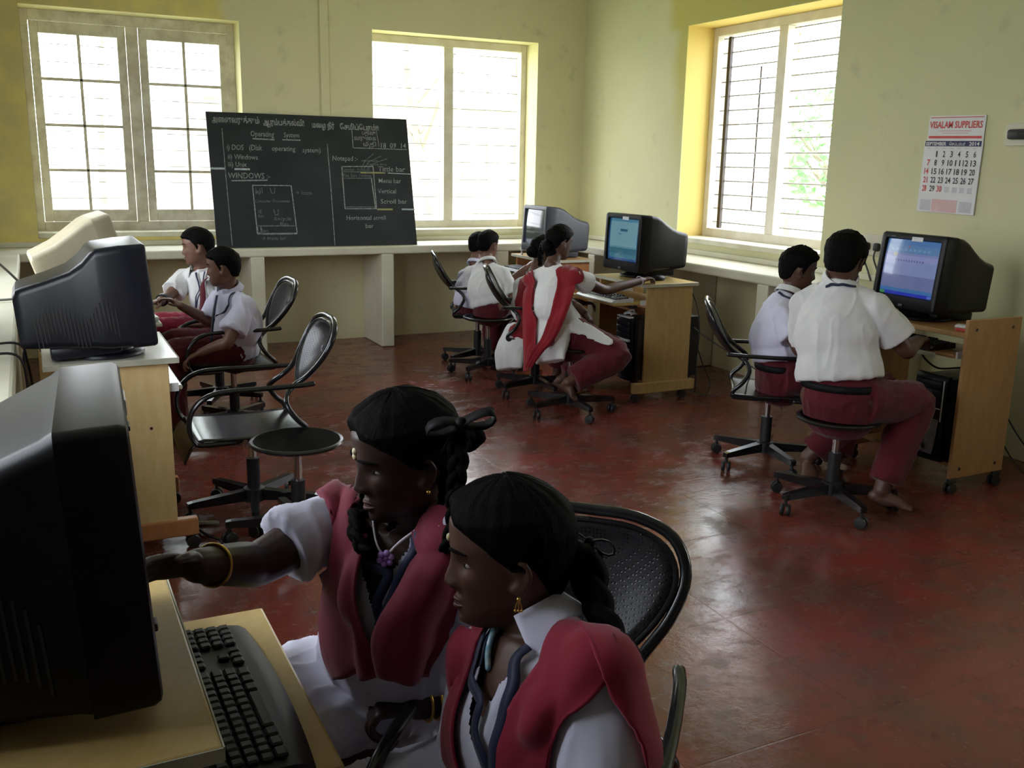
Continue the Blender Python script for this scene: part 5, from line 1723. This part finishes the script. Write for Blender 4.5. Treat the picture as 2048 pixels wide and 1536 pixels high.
fl = MB()
c0 = V3((0.468, 1.378, 0.876))
for i in range(6):
    a = 2 * pi * i / 6 + 0.3
    fl.blob(c0 + unit((0.9, -0.45, 0)) * 0.0095 * cos(a) + np.array([0, 0, 0.0095 * sin(a)]), (0.0058, 0.0058, 0.0058), 8, 6)
fl.blob(c0, 0.005, 8, 6)
p.part('flower_pendant', fl, M['purple'])
p.bangle('R', 0.76, 0.0325, 0.0030, 1, 'gold', 0.016, 0.15)
p.bangle('L', 0.80, 0.032, 0.0026, 2, 'gold', 0.018)
mk = MB().blob(p.X((0.0880, 0.004, 0.034)), (0.005, 0.006, 0.006), 10, 8); mk.blob(p.X((0.0895, 0.002, 0.024)), (0.004, 0.006, 0.006), 10, 8)
p.part('forehead_mark', mk, M['ash'])
p.braid([p.X((-0.07, 0.055, 0.01)), p.X((-0.105, 0.085, 0.03)), (0.573, 1.326, 1.077), (0.565, 1.309, 1.042), (0.556, 1.302, 0.997), (0.553, 1.302, 0.947), (0.539, 1.299, 0.909)], 0.0175)
p.braid([(0.570, 1.379, 1.008), (0.561, 1.364, 0.980), (0.553, 1.359, 0.944)], 0.008)
p.braid([p.X((-0.05, -0.065, -0.05)), (0.483, 1.515, 0.924), (0.449, 1.463, 0.924), (0.433, 1.427, 0.911), (0.435, 1.400, 0.895), (0.444, 1.388, 0.888)], 0.021)
p.bow((0.566, 1.303, 1.110), 0.050, (0.85, -0.35, 0.20), (-0.05, -0.45, 0.85), 'black_cloth', 0.020)
p.part('earring', MB().blob(p.X((-0.006, 0.077, -0.048)), 0.0036, 10, 8), M['gold'])

_c, _n, _i, _d = p.bvh.find_nearest(Vector(V3((0.482, 1.299, 0.794)) + p.shift))
_c = _c + _n * 0.0165
_a = _n.orthogonal().normalized(); _b = _n.cross(_a)
em = MB().tube([tuple(_c + (_a * cos(2 * pi * i / 20) + _b * sin(2 * pi * i / 20)) * 0.013) for i in range(21)], 0.0018, 6, 1)
em.tube([tuple(_c - _a * 0.007), tuple(_c + _b * 0.003), tuple(_c + _a * 0.007)], 0.0016, 6, 2)
em.build('emblem', M['grey_plastic'], p.root)

# ---- nearest girl
p = Person('nearest girl in wine cape and lilac-white blouse, one long plait over a black chair back',
    dict(hip=(0.645, 1.235, 0.475), chest=(0.590, 1.076, 0.719), neck=(0.609, 1.113, 0.832), head=(0.579, 1.159, 0.954),
         shR=(0.580, 1.237, 0.744), elR=(0.577, 1.240, 0.528), wrR=(0.464, 1.134, 0.564), haR=(0.382, 1.077, 0.630),
         shL=(0.616, 0.969, 0.846), elL=(0.605, 0.908, 0.675), wrL=(0.476, 0.876, 0.656), haL=(0.407, 0.871, 0.684),
         kR=(0.30, 1.25, 0.47), anR=(0.30, 1.26, 0.09), toR=(0.16, 1.27, 0.02), kL=(0.31, 1.07, 0.47), anL=(0.32, 1.06, 0.09), toL=(0.18, 1.05, 0.02)),
    (-0.945, 0.325, 0), 0.935, 0.88, radians(4), radians(2), 'skin', 0.0036)
p.hair('girl', 0.014, 4)
p.shirt('shirt_lilac', 0.62, 0.05, 0.016, 5, 0.0050, 0.0055, 0.02, 4, 9.0, vneck=(0.14, 0.060), skirt=
    [([(0.66, 1.20, 0.53), (0.50, 1.19, 0.53), (0.36, 1.18, 0.52), (0.27, 1.17, 0.42), (0.26, 1.17, 0.30)], [.17, .18, .18, .18, .18], [.085, .075, .065, .05, .04])])
p.collar('shirt_lilac', 0.058, 0.092, 0.030, 0.045, 48)
p.drape('cape_panel', 'crimson', [[(0.622, 1.050, 0.860), (0.625, 1.019, 0.879), (0.624, 0.986, 0.884), (0.630, 0.960, 0.881)],
                          [(0.567, 1.020, 0.858), (0.570, 0.977, 0.876), (0.581, 0.939, 0.885), (0.610, 0.923, 0.877)],
                          [(0.521, 1.011, 0.825), (0.532, 0.965, 0.845), (0.551, 0.935, 0.854), (0.584, 0.918, 0.851)],
                          [(0.497, 1.012, 0.780), (0.508, 0.966, 0.801), (0.530, 0.945, 0.807), (0.561, 0.932, 0.817)],
                          [(0.490, 1.014, 0.728), (0.500, 0.968, 0.748), (0.519, 0.949, 0.755), (0.544, 0.940, 0.771)],
                          [(0.483, 1.014, 0.672), (0.494, 0.968, 0.692), (0.516, 0.947, 0.699), (0.530, 0.934, 0.718)]], 0.010, 6, 6, None, 0.0015, 2)
p.drape('cape_panel', 'crimson', [[(0.622, 1.031, 0.874), (0.624, 0.999, 0.886), (0.636, 0.980, 0.880), (0.670, 1.026, 0.859)],
                          [(0.591, 0.925, 0.894), (0.612, 0.924, 0.886), (0.655, 0.951, 0.851), (0.694, 1.016, 0.820)],
                          [(0.595, 0.899, 0.865), (0.619, 0.901, 0.856), (0.668, 0.937, 0.820), (0.711, 0.998, 0.787)],
                          [(0.613, 0.885, 0.824), (0.636, 0.893, 0.812), (0.679, 0.931, 0.776), (0.716, 0.985, 0.743)],
                          [(0.624, 0.880, 0.782), (0.646, 0.889, 0.771), (0.685, 0.921, 0.747), (0.722, 0.973, 0.709)],
                          [(0.618, 0.869, 0.727), (0.640, 0.877, 0.714), (0.680, 0.908, 0.689), (0.717, 0.960, 0.651)]], 0.012, 6, 6, None, 0.0, 2, 0.004, 0.05)
p.drape('cape_panel', 'crimson', [[(0.544, 1.270, 0.803), (0.547, 1.237, 0.817), (0.553, 1.204, 0.831), (0.560, 1.167, 0.837)],
                          [(0.529, 1.258, 0.773), (0.528, 1.217, 0.789), (0.531, 1.183, 0.797), (0.537, 1.140, 0.797)],
                          [(0.535, 1.231, 0.726), (0.528, 1.193, 0.743), (0.527, 1.162, 0.752), (0.521, 1.119, 0.752)],
                          [(0.537, 1.204, 0.667), (0.526, 1.168, 0.687), (0.520, 1.141, 0.700), (0.512, 1.106, 0.706)],
                          [(0.523, 1.186, 0.614), (0.518, 1.158, 0.628), (0.508, 1.122, 0.649), (0.508, 1.100, 0.655)],
                          [(0.514, 1.175, 0.554), (0.506, 1.139, 0.577), (0.502, 1.111, 0.593), (0.502, 1.091, 0.606)]], 0.010, 6, 6, None, 0.0015, 2)
p.ribbon('lanyard', 'navy', [(0.573, 1.069, 0.836), (0.539, 1.035, 0.817), (0.510, 1.017, 0.782), (0.495, 1.015, 0.743), (0.488, 1.009, 0.704)], 0.018, 0.012)
p.ribbon('lanyard', 'navy', [(0.556, 1.158, 0.839), (0.538, 1.111, 0.800), (0.526, 1.077, 0.775), (0.509, 1.051, 0.732), (0.491, 1.017, 0.698)], 0.016, 0.010)
p.ribbon('inner_scarf', 'navy', [(0.560, 1.158, 0.847), (0.541, 1.127, 0.822), (0.531, 1.104, 0.801)], 0.02, 0.004)
p.part('bead_necklace', MB().tube([(0.554, 1.145, 0.852), (0.542, 1.133, 0.839), (0.532, 1.122, 0.823), (0.528, 1.112, 0.805)], 0.0045, 8, 8), M['turquoise'])
p.braid([p.X((-0.085, 0.0, -0.015)), p.X((-0.118, 0.012, -0.022)), (0.684, 1.121, 0.945), (0.677, 1.089, 0.917), (0.670, 1.052, 0.896), (0.665, 1.012, 0.883), (0.663, 0.982, 0.876), (0.663, 0.963, 0.868)], 0.029)
p.part('braid_end', MB().blob((0.662, 0.959, 0.861), (0.020, 0.018, 0.022), 14, 10), M['hair'])
p.bow((0.693, 1.122, 0.963), 0.036, (0.8, -0.45, -0.25), (0.1, 0.2, 0.95), 'black_cloth', 0.016)
er = MB(); e0 = V3(p.X((-0.004, 0.077, -0.046))); er.blob(e0, 0.0034, 10, 8)
for q in (-1, 0, 1): er.tube([e0, e0 + np.array([q * 0.003, -q * 0.002, -0.009]), e0 + np.array([q * 0.004, -q * 0.002, -0.015])], 0.0010, 6, 3); er.blob(e0 + np.array([q * 0.004, -q * 0.002, -0.017]), 0.0022, 8, 6)
p.part('earring', er, M['gold'])
mk = MB().blob(p.X((0.0890, 0.003, 0.034)), (0.004, 0.004, 0.006), 10, 8)
p.part('forehead_mark', mk, M['ash'])

# ---- left pair of boys
p = Person('boy in lilac shirt and navy tie seated in an armchair at the left',
    dict(hip=(0.955, 5.35, 0.49), chest=(0.974, 5.282, 0.642), neck=(0.936, 5.295, 0.800), head=(0.902, 5.278, 0.935),
         shR=(0.908, 5.467, 0.741), elR=(0.866, 5.486, 0.602), wrR=(0.695, 5.417, 0.713), haR=(0.580, 5.403, 0.793),
         shL=(0.974, 5.122, 0.736), elL=(0.866, 5.041, 0.566), wrL=(0.744, 5.132, 0.505), haL=(0.644, 5.148, 0.464),
         kR=(0.62, 5.45, 0.50), anR=(0.63, 5.50, 0.09), toR=(0.49, 5.52, 0.025), kL=(0.61, 5.22, 0.49), anL=(0.62, 5.28, 0.09), toL=(0.47, 5.27, 0.025)),
    (-0.93, 0.36, 0), 0.90, 0.90, radians(4), 0, 'skin_light', 0.006, 1.0, (0.4, 0.5), ((0, 0, -1), (0, 0, -1)))
p.hair('boy', 0.011, 7, 0.006)
p.shirt('shirt_lilac', 0.70, -0.005, 0.026, 8, 0.007, flare=0.008)
p.collar('shirt_lilac', 0.056, 0.082, 0.026, 0.03, 30)
p.ribbon('tie', 'navy', [(0.848, 5.178, 0.797), (0.826, 5.166, 0.707), (0.814, 5.190, 0.598), (0.800, 5.195, 0.503)], 0.034, 0.008)
p.ribbon('lanyard', 'navy', [(0.965, 5.230, 0.780), (0.919, 5.181, 0.767), (0.872, 5.161, 0.732), (0.836, 5.168, 0.688)], 0.012, 0.010)
p.trousers('maroon', 0.93)
p.shoes()
p = Person('boy with a maroon tie and white shirt at the far left, facing the beige monitor',
    dict(hip=(0.97, 5.98, 0.49), chest=(0.931, 5.916, 0.705), neck=(0.888, 5.926, 0.840), head=(0.870, 5.906, 0.992),
         shR=(0.816, 6.064, 0.788), elR=(0.698, 5.940, 0.700), wrR=(0.624, 5.790, 0.688), haR=(0.558, 5.732, 0.693),
         shL=(0.980, 5.775, 0.786), elL=(0.988, 5.705, 0.621), wrL=(0.824, 5.658, 0.564), haL=(0.741, 5.655, 0.569),
         kR=(0.60, 6.08, 0.50), anR=(0.62, 6.1, 0.09), toR=(0.48, 6.1, 0.025), kL=(0.60, 5.86, 0.50), anL=(0.62, 5.9, 0.09), toL=(0.48, 5.88, 0.025)),
    (-0.95, 0.18, 0), 0.93, 0.92, radians(5), radians(2), 'skin_light', 0.0065, 1.0, (0.4, 0.4))
p.hair('boy', 0.012, 9, 0.008)
p.shirt('shirt_white', 0.75, 0.03, 0.020, 10, 0.007)
p.collar('shirt_white', 0.056, 0.082, 0.024, 0.03, 30)
p.ribbon('tie', 'maroon', [(0.863, 5.775, 0.828), (0.858, 5.725, 0.756), (0.854, 5.708, 0.685), (0.846, 5.724, 0.596)], 0.050, 0.014)
p.ribbon('lanyard', 'navy', [(0.846, 5.856, 0.843), (0.829, 5.802, 0.776), (0.825, 5.771, 0.693), (0.816, 5.783, 0.589)], 0.010, 0.012)
p.ribbon('lanyard', 'navy', [(0.898, 5.830, 0.844), (0.846, 5.775, 0.750), (0.828, 5.762, 0.665), (0.809, 5.783, 0.574)], 0.010, 0.014)
w_ = MB(); _d = unit(p.J['wrR'] - p.J['elR'])
w_.tube([p.J['elR'] + _d * 0.10, p.J['elR'] + _d * 0.125], 0.040 * 0.92, 16, 1, caps='flat'); p.part('wristwatch', w_, M['matt_black'], p.body)
p.trousers('crimson', 0.93)
p.shoes()

# ---- far pair of boys
p = Person('far boy on a stool, back turned, close-cropped hair and white shirt',
    dict(hip=(2.92, 6.21, 0.50), chest=(2.899, 6.239, 0.618), neck=(2.944, 6.308, 0.793), head=(2.967, 6.354, 0.929),
         shR=(3.006, 6.169, 0.730), elR=(3.044, 6.123, 0.537), wrR=(3.196, 6.230, 0.489), haR=(3.281, 6.251, 0.512),
         shL=(2.887, 6.498, 0.709), elL=(2.972, 6.548, 0.532), wrL=(3.107, 6.568, 0.516), haL=(3.210, 6.563, 0.520),
         kR=(3.22, 6.36, 0.50), anR=(3.10, 6.33, 0.09), toR=(3.20, 6.40, 0.025), kL=(3.15, 6.52, 0.50), anL=(3.04, 6.44, 0.09), toL=(3.13, 6.54, 0.025)),
    (0.90, 0.45, 0), 0.88, 0.88, radians(6), 0, 'skin_light', 0.007)
p.hair('boy', 0.009, 11)
p.shirt('shirt_white', 0.72, -0.01, 0.028, 12, 0.006)
p.collar('shirt_white', 0.054, 0.074, 0.020, 0.018, 35)
p.trousers('maroon', 0.93)
p = Person('half-hidden boy behind the far white-shirted boy, arm stretched to the corner monitor',
    dict(hip=(2.93, 6.56, 0.50), chest=(2.960, 6.613, 0.581), neck=(2.999, 6.658, 0.745), head=(3.044, 6.696, 0.892),
         shR=(3.077, 6.509, 0.676), elR=(3.154, 6.351, 0.654), wrR=(3.261, 6.321, 0.750), haR=(3.335, 6.322, 0.807),
         shL=(2.973, 6.806, 0.646), elL=(3.049, 6.811, 0.455), wrL=(3.195, 6.845, 0.424), haL=(3.294, 6.823, 0.443),
         kR=(3.24, 6.62, 0.50), anR=(3.22, 6.60, 0.09), toR=(3.34, 6.64, 0.025), kL=(3.22, 6.82, 0.50), anL=(3.20, 6.8, 0.09), toL=(3.32, 6.86, 0.025)),
    (0.90, 0.40, 0), 0.86, 0.88, radians(6), 0, 'skin_light', 0.007)
p.hair('boy', 0.010, 13)
p.shirt('shirt_lilac', 0.62, 0.04, 0.026, 14, 0.005, flare=0.006)
p.collar('shirt_lilac', 0.054, 0.074, 0.020, 0.018, 35)
p.trousers('maroon', 0.93)

# ---- girls in the middle
p = Person('girl in white kurta and red sash on a stool, reaching across to a mouse',
    dict(hip=(2.90, 4.99, 0.49), chest=(2.782, 5.026, 0.669), neck=(2.813, 5.116, 0.900), head=(2.888, 5.160, 1.040),
         shR=(2.864, 4.915, 0.845), elR=(3.113, 4.975, 0.759), wrR=(3.440, 5.062, 0.796), haR=(3.592, 5.096, 0.822),
         shL=(2.790, 5.308, 0.800), elL=(3.041, 5.208, 0.632), wrL=(3.044, 5.086, 0.608), haL=(3.057, 5.045, 0.566),
         kR=(3.081, 4.737, 0.395), anR=(2.764, 4.789, 0.248), toR=(2.800, 4.745, 0.148), kL=(3.234, 5.032, 0.367), anL=(2.889, 5.101, 0.187), toL=(2.939, 5.057, 0.112)),
    (0.93, 0.10, 0), 0.90, 0.88, radians(10), radians(-4), 'skin', 0.006, 1.0, (0.55, 0.7), ((0, 0, -1), (0, 0, -1)))
p.hair('girl', 0.013, 15)
p.shirt('shirt_white', 0.42, 0.03, 0.012, 16, 0.0035, flare=0.006, skirt=[
    ([(2.796, 5.020, 0.584), (2.742, 4.965, 0.443), (2.719, 4.929, 0.348)], [.12, .13, .125], [.09, .075, .035]),
    ([(2.872, 4.967, 0.527), (2.967, 4.889, 0.497), (3.023, 4.804, 0.453)], [.11, .09, .07], [.05, .05, .035])])
p.trousers('maroon', 0.88, 0.026, 3, 0.004, 'loose_trousers', gather=1.3)
_tr = [c for c in p.root.children if c.name.startswith('loose_trousers')][0]
_bv = p.bvh
p.bvh = BVHTree.FromPolygons([v.co for v in _tr.data.vertices], [tuple(q.vertices) for q in _tr.data.polygons])
p.drape('kurta_flap', 'shirt_white', [[(2.809, 4.938, 0.650), (2.881, 4.870, 0.614), (2.959, 4.795, 0.562), (3.025, 4.723, 0.498)],
                       [(2.791, 4.890, 0.604), (2.848, 4.810, 0.583), (2.918, 4.742, 0.543), (3.013, 4.703, 0.487)],
                       [(2.777, 4.838, 0.553), (2.828, 4.763, 0.539), (2.899, 4.720, 0.512), (2.991, 4.688, 0.476)]], 0.010, 6, 6, None, 0.0015, 2, 0.004, 0.08)
p.bvh = _bv
p.drape('sash', 'red_sash', [[(2.807, 5.008, 0.872), (2.840, 4.982, 0.880), (2.866, 4.943, 0.868), (2.886, 4.894, 0.847)],
                       [(2.748, 4.934, 0.779), (2.769, 4.899, 0.776), (2.796, 4.864, 0.780), (2.818, 4.832, 0.789)],
                       [(2.696, 4.904, 0.652), (2.718, 4.871, 0.655), (2.739, 4.838, 0.659), (2.771, 4.825, 0.668)],
                       [(2.641, 4.894, 0.507), (2.658, 4.864, 0.511), (2.675, 4.834, 0.516), (2.702, 4.822, 0.525)],
                       [(2.579, 4.903, 0.420), (2.597, 4.894, 0.421), (2.614, 4.875, 0.423), (2.635, 4.865, 0.423)],
                       [(2.546, 4.919, 0.329), (2.555, 4.904, 0.332), (2.568, 4.897, 0.329), (2.579, 4.892, 0.332)]], 0.015, 6, 6, None, 0.003, 3, 0.004, 0.05)
p.drape('sash', 'red_sash', [[(2.778, 5.235, 0.849), (2.770, 5.259, 0.837), (2.763, 5.292, 0.818), (2.755, 5.324, 0.793)],
                       [(2.725, 5.141, 0.739), (2.712, 5.168, 0.727), (2.698, 5.194, 0.711), (2.690, 5.239, 0.694)],
                       [(2.679, 5.060, 0.599), (2.666, 5.087, 0.593), (2.653, 5.114, 0.583), (2.645, 5.150, 0.572)],
                       [(2.628, 4.981, 0.463), (2.621, 5.006, 0.456), (2.614, 5.030, 0.446), (2.612, 5.073, 0.433)],
                       [(2.595, 4.951, 0.371), (2.589, 4.965, 0.369), (2.587, 4.987, 0.359), (2.590, 5.018, 0.352)],
                       [(2.569, 4.924, 0.305), (2.566, 4.937, 0.303), (2.567, 4.958, 0.296), (2.568, 4.979, 0.291)]], 0.015, 6, 6, None, 0.003, 3, 0.004, 0.05)
p.part('hair_bun', MB().blob(p.X((-0.092, 0.0, -0.045)), (0.036, 0.046, 0.046), 14, 10).blob(p.X((-0.06, 0.0, -0.08)), (0.036, 0.046, 0.04), 14, 10), M['hair'])
p.braid([p.X((-0.095, 0.03, -0.02)), (2.824, 5.276, 0.967), (2.803, 5.245, 0.893)], 0.022)
p.bangle('R', 0.93, 0.030, 0.0022, 1, 'pearl')
p = Person('girl half hidden behind the girl in the red sash, red drape and white kurta',
    dict(hip=(2.94, 5.53, 0.49), chest=(2.919, 5.602, 0.589), neck=(2.984, 5.666, 0.786), head=(3.067, 5.710, 0.939),
         shR=(3.025, 5.514, 0.722), elR=(3.136, 5.503, 0.626), wrR=(3.284, 5.525, 0.596), haR=(3.385, 5.530, 0.591),
         shL=(2.939, 5.780, 0.693), elL=(2.976, 5.768, 0.495), wrL=(3.121, 5.747, 0.473), haL=(3.208, 5.726, 0.472),
         kR=(3.24, 5.48, 0.50), anR=(3.20, 5.50, 0.09), toR=(3.33, 5.50, 0.025), kL=(3.24, 5.68, 0.5), anL=(3.20, 5.7, 0.09), toL=(3.33, 5.7, 0.025)),
    (0.93, 0.15, 0), 0.84, 0.86, radians(8), 0, 'skin', 0.007)
p.hair('girl', 0.014, 17)
p.part('hair_bun', MB().blob(p.X((-0.10, 0.0, -0.02)), (0.04, 0.045, 0.042), 14, 10), M['hair'])
p.shirt('shirt_white', 0.45, 0.03, 0.014, 18, 0.004, flare=0.006, skirt=[
    ([(2.825, 5.541, 0.436), (2.725, 5.466, 0.307), (2.696, 5.432, 0.206)], [.11, .12, .115], [.085, .07, .03])])
p.trousers('maroon', 0.9, 0.024, name='loose_trousers')
p.drape('sash', 'red_sash', [[(2.966, 5.560, 0.781), (2.940, 5.595, 0.778), (2.922, 5.646, 0.763), (2.909, 5.692, 0.739)],
                       [(2.910, 5.490, 0.671), (2.879, 5.515, 0.662), (2.863, 5.553, 0.645), (2.850, 5.600, 0.626)],
                       [(2.855, 5.463, 0.546), (2.830, 5.484, 0.538), (2.809, 5.514, 0.521), (2.807, 5.567, 0.500)],
                       [(2.806, 5.432, 0.422), (2.792, 5.460, 0.412), (2.776, 5.486, 0.395), (2.775, 5.528, 0.375)],
                       [(2.787, 5.418, 0.328), (2.773, 5.434, 0.319), (2.764, 5.459, 0.309), (2.765, 5.489, 0.296)]], 0.015, 6, 6, None, 0.003, 3, 0.004, 0.05)

# ---- right pair of boys
p = Person('smaller right boy in lilac shirt and navy lanyard, half behind the larger boy',
    dict(hip=(3.36, 3.66, 0.49), chest=(3.341, 3.695, 0.685), neck=(3.406, 3.699, 0.875), head=(3.456, 3.698, 1.010),
         shR=(3.277, 3.572, 0.799), elR=(3.273, 3.445, 0.652), wrR=(3.431, 3.408, 0.636), haR=(3.549, 3.396, 0.643),
         shL=(3.444, 3.850, 0.775), elL=(3.587, 3.779, 0.597), wrL=(3.733, 3.647, 0.638), haL=(3.813, 3.590, 0.663),
         kR=(3.62, 3.40, 0.50), anR=(3.44, 3.32, 0.10), toR=(3.38, 3.22, 0.03), kL=(3.72, 3.58, 0.50), anL=(3.60, 3.55, 0.09), toL=(3.70, 3.46, 0.025)),
    (0.90, -0.40, 0), 0.95, 0.96, radians(8), 0, 'skin', 0.006)
p.hair('boy', 0.014, 19, 0.004, 0.008)
p.shirt('shirt_lilac', 0.66, -0.075, 0.028, 20, 0.006)
p.collar('shirt_white', 0.056, 0.076, 0.024, 0.016, 38)
p.ribbon('lanyard', 'navy', [(3.326, 3.689, 0.903), (3.320, 3.645, 0.898), (3.331, 3.613, 0.885), (3.355, 3.595, 0.861)], 0.012, 0.006)
p.belt(0.18, 0.030)
p.trousers('maroon', 0.9, 0.023, top=0.36)
p.ribbon('belt_tail', 'black_cloth', [(3.204, 3.707, 0.468), (3.188, 3.706, 0.430), (3.186, 3.708, 0.391)], 0.03, 0.0, snap=False)
p = Person('large boy with his back to us, white shirt, before the bright blue screen',
    dict(hip=(3.17, 3.06, 0.51), chest=(3.175, 3.129, 0.796), neck=(3.210, 3.169, 1.017), head=(3.230, 3.171, 1.112),
         shR=(3.273, 3.008, 0.918), elR=(3.408, 2.940, 0.735), wrR=(3.671, 3.105, 0.730), haR=(3.818, 3.192, 0.730),
         shL=(3.132, 3.304, 0.902), elL=(3.255, 3.385, 0.652), wrL=(3.542, 3.421, 0.638), haL=(3.686, 3.400, 0.658),
         kR=(3.50, 2.93, 0.49), anR=(3.33, 2.92, 0.10), toR=(3.42, 2.83, 0.03), kL=(3.54, 3.16, 0.49), anL=(3.28, 3.34, 0.14), toL=(3.22, 3.24, 0.06)),
    (0.72, 0.40, 0), 1.04, 1.08, radians(14), 0, 'skin', 0.006)
p.hair('boy', 0.018, 21, 0.0, 0.006)
p.shirt('shirt_white', 0.72, -0.085, 0.034, 22, 0.006, flare=0.006, freq=8.0)
p.collar('shirt_white', 0.056, 0.072, 0.022, 0.012, 40)
p.ribbon('lanyard', 'navy', [(3.078, 3.154, 1.017), (3.105, 3.109, 1.028), (3.146, 3.076, 1.024), (3.203, 3.066, 1.008)], 0.012, 0.006)
p.belt(0.22, 0.030)
p.trousers('maroon', 0.9, 0.018, top=0.46)
